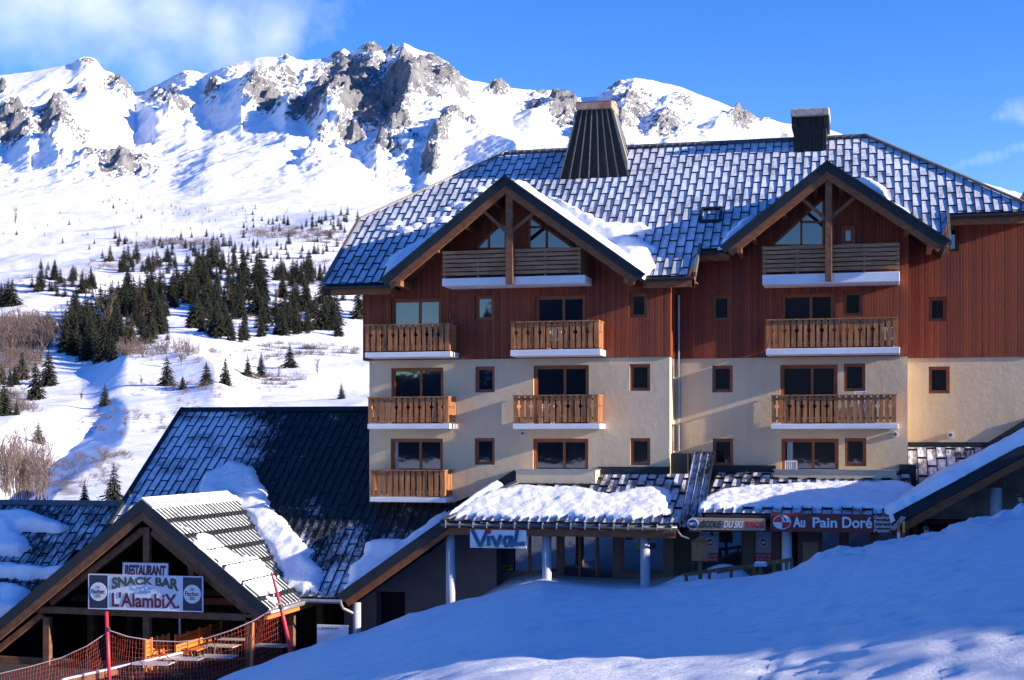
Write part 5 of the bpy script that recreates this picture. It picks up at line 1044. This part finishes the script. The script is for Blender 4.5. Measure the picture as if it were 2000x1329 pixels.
def railing(name, label, top, posts, Y0, Y1, px0, px1, drop, material='truss_wood'):
    t = thing(name, label, 'railing', tuple(W(px0, 1160, Y0)))
    f = lambda px: Y0+(Y1-Y0)*(px-px0)/(px1-px0)
    for dz in drop:
        m = MB(); P = [W(x, y, f(x))-Vector((0, 0, dz)) for x, y in top]
        for i in range(len(P)-1): m.beam(P[i], P[i+1], .05, .12)
        obj('rail', m, material, t)
    for x, y in posts: q = W(x, y, f(x)); m = MB(); m.box(q.x-.05, q.x+.05, q.y+.02, q.y+.12, q.z-1.3, q.z+.03); obj('post', m, material, t)
railing('ramp_railing', 'dark wooden ramp railing with three rails sloping up in front of the ski school', [(1335, 1123), (1428, 1110), (1472, 1106)], [(1340, 1123), (1385, 1116), (1428, 1111)], 48.6, 48.9, 1335, 1472, (0, .38, .62))
railing('ramp_railing', 'pale sunlit handrail on short posts running up to the white column', [(1400, 1118), (1470, 1105), (1548, 1093)], [(1473, 1104), (1512, 1098), (1536, 1096), (1546, 1092)], 49.4, 50.2, 1400, 1548, (0,), 'slat_wood')
p = W(1485, 1105, 47.6); t = thing('bank_post', 'single wooden post with a flat snow capped top standing in the snow bank', 'post', (p.x, 47.6, p.z-.8)); m = MB(); m.box(p.x-.06, p.x+.06, 47.6, 47.72, p.z-1.2, p.z-.02); obj('post', m, 'truss_wood', t); m = MB(); m.box(p.x-.2, p.x+.2, 47.5, 47.8, p.z-.02, p.z+.06); obj('top_plate', m, 'grey_paint', t); m = MB(); m.box(p.x-.17, p.x+.17, 47.53, 47.77, p.z+.06, p.z+.12); obj('snow_cap', m, 'snow', t, bevel=.025)
for px, lab, mt in ((1755, 'white tipped orange ski standing upright at the porch corner', 'orange_wood'), (1765, 'orange ski with a red tail standing upright at the porch corner', 's_orange')):
    a = W(px, 1052, 49.5); b = W(px, 1018, 49.5); t = thing('ski', lab, 'ski', (a.x, 49.5, a.z-.5), 'skis stuck upright in the snow'); m = MB(); m.beam(a-Vector((0, 0, .5)), b, .09, .02); obj('blade', m, mt, t); m = MB(); m.beam(a, a+Vector((0, 0, .2)), .095, .025); obj('tail', m, 'white_plastic' if px == 1755 else 's_red', t)
m_ = MB(); a = W(1745, 1035, 50.2); m_.add([(a.x-.1, 50.3, a.z), (a.x+.25, 50.3, a.z+.45), (a.x+.4, 50.3, a.z+.4), (a.x+.05, 50.3, a.z-.02), (a.x-.1, 50.33, a.z), (a.x+.25, 50.33, a.z+.45), (a.x+.4, 50.33, a.z+.4), (a.x+.05, 50.33, a.z-.02)], [(0, 1, 2, 3), (7, 6, 5, 4), (0, 4, 5, 1), (1, 5, 6, 2), (2, 6, 7, 3), (3, 7, 4, 0)])
obj('gutter_end', m_, 'galvanised', pr2)
# balcony furniture
def wchair(px, py0, py1, Y, label, group=None):
    a = W(px-12, py1, Y); b = W(px+12, py0, Y); t = thing('slatted_chair', label, 'chair', (a.x, Y, a.z), 'slatted chairs left on the balconies'); m = MB(); H = b.z-a.z; w = b.x-a.x
    for k in range(6): x = a.x+w*(k+.1)/6; m.box(x, x+w*.09, Y, Y+.02, a.z+H*.35, b.z)
    m.box(a.x, b.x, Y-.005, Y+.03, b.z-.03, b.z+.02); m.box(a.x, a.x+.03, Y-.01, Y+.035, a.z, b.z); m.box(b.x-.03, b.x, Y-.01, Y+.035, a.z, b.z); obj('backrest', m, 'white_plastic', t)
    m = MB(); m.box(a.x, b.x, Y-.42, Y-.02, a.z+H*.42, a.z+H*.46); obj('seat', m, 'white_plastic', t)
    for x in (a.x, b.x-.03): m = MB(); m.box(x, x+.03, Y-.42, Y-.39, a.z, a.z+H*.42); obj('leg', m, 'white_plastic', t)
wchair(1545, 901, 960, YB-.25, 'white slatted chair showing above the plaster parapet of the right first floor balcony'); wchair(1681, 765, 828, YB-.35, 'slatted chair on the middle balcony of the right block'); wchair(1070, 790, 828, YA-.5, 'white slatted chair behind the railing of the second floor middle balcony'); wchair(1085, 640, 683, YA-.5, 'white slatted chair behind the railing of the third floor middle balcony'); wchair(1735, 640, 680, YB-.4, 'slatted chair at the right end of the top right balcony')
p = W(884, 633, 54.3); t = thing('flower_pot', 'small pot with a dry twig on the corner of the upper left balcony rail', 'pot', tuple(p)); obj('pot', MB().tube([p, p+Vector((0, 0, .16))], [.07, .09], 12), 's_brownred', t); obj('twig', MB().tube([p+Vector((-.1, 0, .1)), p+Vector((-.12, 0, .28)), p+Vector((-.08, 0, .42))], .012, 6), 'grey_wood', t)
# ---------------------------------------------------------------- people behind the snow bank
mat('skin', (.62, .36, .26), (.55, .3, .22), .55); mat('hair', (.10, .05, .03), (.06, .03, .02), .7); mat('jacket_dark', (.035, .04, .05), (.02, .025, .03), .7); mat('jacket_red', (.6, .07, .05), (.5, .05, .04), .6)
def person(px, py_top, Y, jacket, label, hat, yaw):
    top = W(px, py_top, Y); fz = top.z-1.72; t = thing('person', label, 'person', (top.x, Y, fz)); c, s = math.cos(yaw), math.sin(yaw)
    V = [(0, 0, .95), (0, 0, 1.15), (0, 0, 1.38), (0, 0, 1.48), (0, -.01, 1.56), (0, -.02, 1.66), (.2, 0, 1.38), (.27, -.02, 1.12), (.24, -.14, .92), (.23, -.19, .84), (-.2, 0, 1.38), (-.27, -.02, 1.12), (-.24, -.14, .92), (-.23, -.19, .84), (.1, 0, .86), (.11, -.03, .48), (.12, 0, .09), (.12, -.14, .04), (-.1, 0, .86), (-.11, -.03, .48), (-.12, 0, .09), (-.12, -.14, .04)]
    E = [(0, 1), (1, 2), (2, 3), (3, 4), (4, 5), (2, 6), (6, 7), (7, 8), (8, 9), (2, 10), (10, 11), (11, 12), (12, 13), (0, 14), (14, 15), (15, 16), (16, 17), (0, 18), (18, 19), (19, 20), (20, 21)]
    Rr = [.15, .15, .16, .06, .085, .09, .075, .055, .042, .035, .075, .055, .042, .035, .10, .075, .055, .04, .10, .075, .055, .04]
    me = bpy.data.meshes.new('body'); me.from_pydata([(top.x-t.location.x+v[0]*c-v[1]*s, v[0]*s+v[1]*c, v[2]) for v in V], E, []); o = bpy.data.objects.new('body', me); col.objects.link(o)
    o.modifiers.new('s', 'SKIN'); sv = me.skin_vertices[0].data
    for i, r in enumerate(Rr): sv[i].radius = (r, r)
    sv[0].use_root = True; o.modifiers.new('d', 'SUBSURF').levels = 2; o.modifiers['d'].render_levels = 2
    dg = bpy.context.evaluated_depsgraph_get(); m2 = bpy.data.meshes.new_from_object(o.evaluated_get(dg)); bpy.data.objects.remove(o)
    for q in (jacket, 'skin', 'jacket_dark'): m2.materials.append(M[q])
    for p_ in m2.polygons:
        z = p_.center.z; r = math.hypot(p_.center.x, p_.center.y); p_.material_index = 1 if z > 1.5 or (z < .88 and r > .22 and z > .75) else 2 if z < .9 else 0; p_.use_smooth = True
    b = bpy.data.objects.new('body', m2); col.objects.link(b); b.parent = t; LOC[b.name] = Vector(t.location)
    hd = Vector((top.x, Y, fz+1.63)); q = lambda a, b_, h: (hd.x+a*c-b_*s, hd.y+a*s+b_*c, hd.z+h)
    m = MB(); n = 14
    rings = [(.115, -.02), (.118, .03), (.10, .08), (.06, .115), (.0, .13)] if not hat else [(.125, .0), (.13, .04), (.12, .09), (.08, .125), (0, .14)]
    vs = []; 
    for r, h in rings: vs += [q(r*math.cos(2*math.pi*k/n), .015+r*1.08*math.sin(2*math.pi*k/n), h) for k in range(n)]
    m.add(vs, [(i*n+k, i*n+(k+1) % n, (i+1)*n+(k+1) % n, (i+1)*n+k) for i in range(len(rings)-1) for k in range(n)])
    if hat: m.add([q(.19*math.cos(2*math.pi*k/n), .0+.2*math.sin(2*math.pi*k/n), .02) for k in range(n)]+[q(.12*math.cos(2*math.pi*k/n), .0+.13*math.sin(2*math.pi*k/n), .035) for k in range(n)], [(k, (k+1) % n, (k+1) % n+n, k+n) for k in range(n)])
    obj('hat' if hat else 'hair', m, 'jacket_dark' if hat else 'hair', t, smooth=True)
    m = MB(); m.add([q(-.02, -.10, -.03), q(.02, -.10, -.03), q(0, -.135, -.035), q(0, -.10, .02)], [(0, 1, 2), (0, 2, 3), (1, 3, 2)])
    for e_ in (-.035, .035): m.tube([q(e_, -.098, .005), q(e_, -.108, .005)], .012, 8)
    obj('face', m, 'hair' if 0 else 'skin', t)
person(1809, 1029, 50.2, 'jacket_red', 'person with brown hair and a red collar, only the head above the snow bank', False, .6)
person(1994, 966, 49.6, 'jacket_dark', 'person in a dark brimmed hat at the right edge behind the snow heap', True, -.5)
# ---------------------------------------------------------------- trees
mat('needles', (.026, .034, .013), (.009, .014, .007), .85, scale=.5, detail=3); mat('needles_brown', (.085, .06, .03), (.03, .028, .014), .85, scale=.4, detail=3); mat('bark', (.16, .10, .07), (.08, .05, .035), .9); mat('twig', (.17, .125, .105), (.10, .075, .062), .9, scale=.3); mat('birch_bark', (.24, .18, .145), (.12, .085, .07), .9, scale=2)
def conifer_mesh(seed, H=1.0, fat=.22, n_wh=22, ragged=.3, material='needles', bare=.05):
    rnd = random.Random(seed); m = MB(); lean = rnd.uniform(-.02, .02)
    for w_ in range(n_wh):
        f = (w_+rnd.random()*.6)/n_wh; z = bare+(1-bare)*f; R0 = fat*(1-f)**.85*(1+rnd.uniform(-ragged, ragged)*.6)+.008; nb = int(7+5*(1-f))
        for k in range(nb):
            a = 2*math.pi*(k+rnd.random())/nb; r = R0*rnd.uniform(1-ragged, 1.1); dz = -r*rnd.uniform(.25, .55); wd = r*rnd.uniform(.34, .55); ca, sa = math.cos(a), math.sin(a)
            for j in range(3):
                s0, s1 = j/3, (j+1.25)/3; q = (1-j*.22); oz = rnd.uniform(-.012, .012)
                p0 = (ca*r*s0+lean*z, sa*r*s0, z+dz*s0*.8+oz); p1 = (ca*r*s1-sa*wd*q*.5, sa*r*s1+ca*wd*q*.5, z+dz*s1-.012); p2 = (ca*r*s1+sa*wd*q*.5, sa*r*s1-ca*wd*q*.5, z+dz*s1-.012+rnd.uniform(-.01, .01)); p3 = (ca*r*min(1, s1+.12), sa*r*min(1, s1+.12), z+dz*s1+.004)
                m.add([tuple(c_*H for c_ in p_) for p_ in (p0, p1, p3, p2)], [(0, 1, 2, 3)])
    m.add([(-.01*H, 0, .93*H), (.01*H, 0, .93*H), (lean*H, 0, 1.03*H)], [(0, 1, 2)])
    return m
def mesh_of(name, mb, material):
    me = bpy.data.meshes.new(name); me.from_pydata(mb.v, [], mb.f); me.materials.append(M[material]); me.update(); return me
CON = [mesh_of('crown', conifer_mesh(s, fat=ft, n_wh=nw, ragged=rg), 'needles') for s, ft, nw, rg in ((1, .31, 28, .3), (2, .28, 30, .38), (3, .35, 26, .3), (4, .40, 24, .42), (5, .25, 28, .28))]
CONB = [mesh_of('crown', conifer_mesh(s, fat=ft, n_wh=22, ragged=.4), 'needles_brown') for s, ft in ((11, .28), (12, .32))]
SMALL = [mesh_of('crown', conifer_mesh(s, fat=ft, n_wh=12, ragged=.35), 'needles') for s, ft in ((21, .32), (22, .36), (23, .27))]
TRK = mesh_of('trunk', MB().tube([(0, 0, -.12), (0, 0, .5), (0, 0, .92)], [.022, .014, .004], 8), 'bark')
rt = random.Random(77)
WOODG = 'dark spruces scattered over the snowy hillside'
def tree(px, py_base, hpx, label, group, kind=None, parts=True, me=None):
    g = on_hill(px, py_base)
    if g is None: return None
    p, t = g; H = hpx*t/F
    me = me or (rt.choice(SMALL) if hpx < 16 else rt.choice(CONB) if rt.random() < .13 else rt.choice(CON))
    if not parts:
        o = bpy.data.objects.new('spruce_tree', me); col.objects.link(o)
    else:
        o = bpy.data.objects.new('spruce_tree', None); col.objects.link(o); c = bpy.data.objects.new('crown', me); col.objects.link(c); c.parent = o; k = bpy.data.objects.new('trunk', TRK); col.objects.link(k); k.parent = o
    o.location = p-Vector((0, 0, .02*H)); o.scale = (H*rt.uniform(.85, 1.2), H*rt.uniform(.85, 1.2), H); o.rotation_euler = (0, 0, rt.uniform(0, 6.28)); o['label'] = label; o['category'] = 'tree'
    if group: o['group'] = group
    return o
OWN = [(326, 755, 52, 'full spruce farthest left of the row along the snowy knoll', 3), (357, 764, 24, 'small roundish spruce just right of the leftmost row tree', 2), (403, 754, 40, 'broad spruce second in the row on the knoll', 2), (440, 752, 46, 'narrow spruce third in the row on the knoll', 0), (510, 741, 40, 'narrow spruce beside the dark gully bushes', 1), (566, 720, 42, 'dense round topped spruce above the open snow', 3), (484, 738, 36, 'ragged dark spruce leaning over the little gully', 3), (661, 660, 32, 'spruce alone just left of the building under the eave', 2), (667, 780, 27, 'small lone spruce with a long shadow beside the building wall', 3), (205, 794, 37, 'broad low spruce on the open snow at left', 3), (32, 812, 26, 'small spruce at the left edge above the stream gully', 1), (95, 755, 60, 'tall spruce on the shaded bank at the left', 0), (70, 780, 66, 'tallest spruce of the shaded bank at the left', 2), (8, 812, 60, 'spruce cut by the left edge below the shaded bank', 1), (222, 985, 66, 'large open branched spruce behind the low roof', 3), (165, 985, 36, 'smaller spruce behind the low roof, left of the open branched one', 2), (75, 868, 36, 'reddish round bush like spruce above the birches', 3)]
for px, py, h, lab, k in OWN: tree(px, py, h*1.22, lab, None, me=CON[k])
# clusters: centre, radii, count, mean height in the picture
CL = [(235, 620, 100, 42, 46, 54), (190, 655, 65, 35, 20, 58), (440, 545, 75, 48, 34, 50), (470, 620, 100, 32, 26, 50), (570, 600, 85, 42, 22, 48), (590, 530, 60, 18, 22, 34), (330, 570, 60, 25, 16, 42), (310, 510, 110, 20, 20, 28), (480, 490, 120, 22, 18, 22), (130, 555, 60, 22, 16, 34), (40, 582, 40, 8, 6, 40), (360, 470, 160, 18, 26, 18), (560, 440, 110, 14, 24, 14), (420, 415, 200, 18, 26, 9), (640, 630, 30, 25, 6, 55), (700, 590, 18, 20, 3, 44), (250, 390, 60, 12, 12, 8), (120, 430, 100, 25, 10, 5), (670, 430, 40, 15, 12, 18), (30, 740, 30, 20, 4, 40), (380, 560, 330, 105, 80, 24), (600, 470, 110, 50, 30, 17), (330, 450, 330, 50, 60, 11)]
pts = []
for cx, cy, rx, ry, n, h in CL:
    for k in range(n):
        a = rt.uniform(0, 6.28); r = math.sqrt(rt.random()); pts.append((cx+rx*r*math.cos(a), cy+ry*r*math.sin(a)+h*.4, h*rt.choice((.6, .8, .9, 1, 1.1, 1.25))))
pts = [p for p in pts if p[0] < 735]
for cx, cy, rx, ry, n, h in CL[:10]:
    for k in range(int(n*.9)):
        a = rt.uniform(0, 6.28); r = math.sqrt(rt.random()); pts.append((cx+rx*r*math.cos(a), cy+ry*r*math.sin(a)+h*.4, h*rt.choice((.45, .6, .75, .9))))
pts.sort(key=lambda p: -p[2])
for i, (x, y, h) in enumerate(pts[:282]):
    tree(x, y, h*1.12, 'dark spruce among the many scattered over the snowy hillside left of the building', WOODG, parts=h > 22)
rest = MB()
for x, y, h in pts[282:]:
    g = on_hill(x, y)
    if g:
        p, t = g; s = h*t/F; mb = conifer_mesh(int(x), 1, .27, 7 if h < 12 else 16, .3); rest.add([(p.x+v[0]*s, p.y+v[1]*s, p.z+v[2]*s) for v in mb.v], mb.f)
if rest.v: tag(obj('distant_spruces', rest, 'needles'), 'further dark spruces filling the wood and dotting the snowfields', 'trees', kind='stuff')
# bare trees and brush
def bare_mesh(seed, n=26, spread=.32, w=.010, levels=2):
    rnd = random.Random(seed); m = MB()
    def br(p, d, L, r, lv):
        q = p+d*L; m.beam(p, q, r*.7, r*.7)
        if lv:
            for k in range(4+lv):
                f = .25+.75*rnd.random(); nd = (d+Vector((rnd.uniform(-.8, .8), rnd.uniform(-.8, .8), rnd.uniform(.1, .7)))).normalized(); br(p.lerp(q, f), nd, L*rnd.uniform(.3, .5), r*.6, lv-1)
    for k in range(n):
        a = rnd.uniform(0, 6.28); r = spread*math.sqrt(rnd.random())*.7; d = Vector((math.cos(a)*.25*rnd.random(), math.sin(a)*.25*rnd.random(), 1)).normalized(); br(Vector((math.cos(a)*r, math.sin(a)*r, -.03)), d, rnd.uniform(.55, .95), w, levels)
    return m
BARE = [mesh_of('branches', bare_mesh(s, n=2, spread=.06, w=.028, levels=3), mt) for s, mt in ((1, 'twig'), (2, 'twig'), (4, 'twig'))]+[mesh_of('branches', bare_mesh(s, n=5, spread=.13, w=.013, levels=2), mt) for s, mt in ((5, 'birch_bark'), (6, 'birch_bark'), (7, 'twig'))]
def bare(px, py, h, label, group, me, name='bare_tree', sx=1.0):
    g = on_hill(px, py)
    if g is None: return
    p, t = g; H = h*t/F; o = bpy.data.objects.new(name, me); col.objects.link(o); o.location = p; o.scale = (H*sx, H*sx, H); o.rotation_euler = (0, 0, rt.uniform(0, 6)); o['label'] = label; o['category'] = 'tree'
    if group: o['group'] = group
for k in range(22): bare(rt.uniform(5, 92), rt.uniform(965, 990), rt.uniform(70, 125), 'leafless pale birch in the grove behind the low roof at the left edge', 'bare birches at the left edge', rt.choice(BARE[3:]), 'birch_tree', 1.0)
for px, py, h in ((160, 790, 26), (355, 720, 30), (620, 735, 26), (545, 740, 18), (610, 545, 26), (540, 590, 34), (190, 620, 55), (210, 640, 60), (30, 440, 26), (245, 840, 22), (80, 720, 60), (25, 700, 70), (55, 690, 50), (275, 755, 22)): bare(px, py, h, 'leafless brown tree standing alone or in brush on the snowy hillside', 'leafless trees on the hillside', rt.choice(BARE[:2]))
def bush_mesh(seed):
    rnd = random.Random(seed); m = MB()
    for k in range(16):
        a = rnd.uniform(0, 6.28); el = rnd.uniform(.35, 1.45); r = rnd.uniform(0, .45); p = Vector((math.cos(a)*r, math.sin(a)*r, -.03)); d = Vector((math.cos(a+.6)*math.cos(el), math.sin(a+.6)*math.cos(el), math.sin(el)))
        L = rnd.uniform(.4, .95); m.beam(p, p+d*L, .016, .016)
        for j in range(3): f = rnd.uniform(.35, .95); e = (d+Vector((rnd.uniform(-1, 1), rnd.uniform(-1, 1), rnd.uniform(0, .8)))).normalized(); m.beam(p+d*L*f, p+d*L*f+e*L*.4, .010, .010)
    return m
def brush(name, label, areas, hpx, seed):
    rnd = random.Random(seed); tm = [bush_mesh(seed*10+k) for k in range(3)]; m = MB()
    for cx, cy, rx, ry, n in areas:
        for k in range(n):
            a = rnd.uniform(0, 6.28); r = math.sqrt(rnd.random()); g = on_hill(cx+rx*r*math.cos(a), cy+ry*r*math.sin(a))
            if not g: continue
            p, t = g; s = hpx*rnd.uniform(.5, 1.2)*t/F; b = rnd.choice(tm); m.add([(p.x+v[0]*s, p.y+v[1]*s, p.z+v[2]*s) for v in b.v], b.f)
    o = obj(name, m, 'twig'); tag(o, label, 'brush', kind='stuff')
brush('brush', 'reddish brown leafless thicket covering the slope at the left', [(40, 660, 70, 38, 150), (20, 720, 60, 30, 80), (120, 640, 60, 20, 40), (300, 690, 80, 14, 40), (30, 790, 50, 25, 40)], 26, 3)
brush('brush', 'thin brown brush in bands between the spruces', [(560, 458, 90, 10, 110), (330, 480, 110, 8, 90), (640, 470, 50, 14, 60), (250, 520, 80, 14, 60), (560, 690, 90, 14, 60), (500, 600, 120, 40, 70), (610, 560, 50, 60, 60), (120, 560, 110, 30, 60)], 11, 4)
brush('brush', 'low dry shrubs dotting the snow along the gully', [(150, 930, 80, 30, 90), (420, 760, 180, 12, 60), (540, 745, 60, 8, 40), (200, 900, 70, 20, 50), (250, 830, 120, 30, 50), (640, 690, 60, 12, 40), (400, 700, 200, 12, 50), (330, 800, 200, 30, 40)], 12, 5)
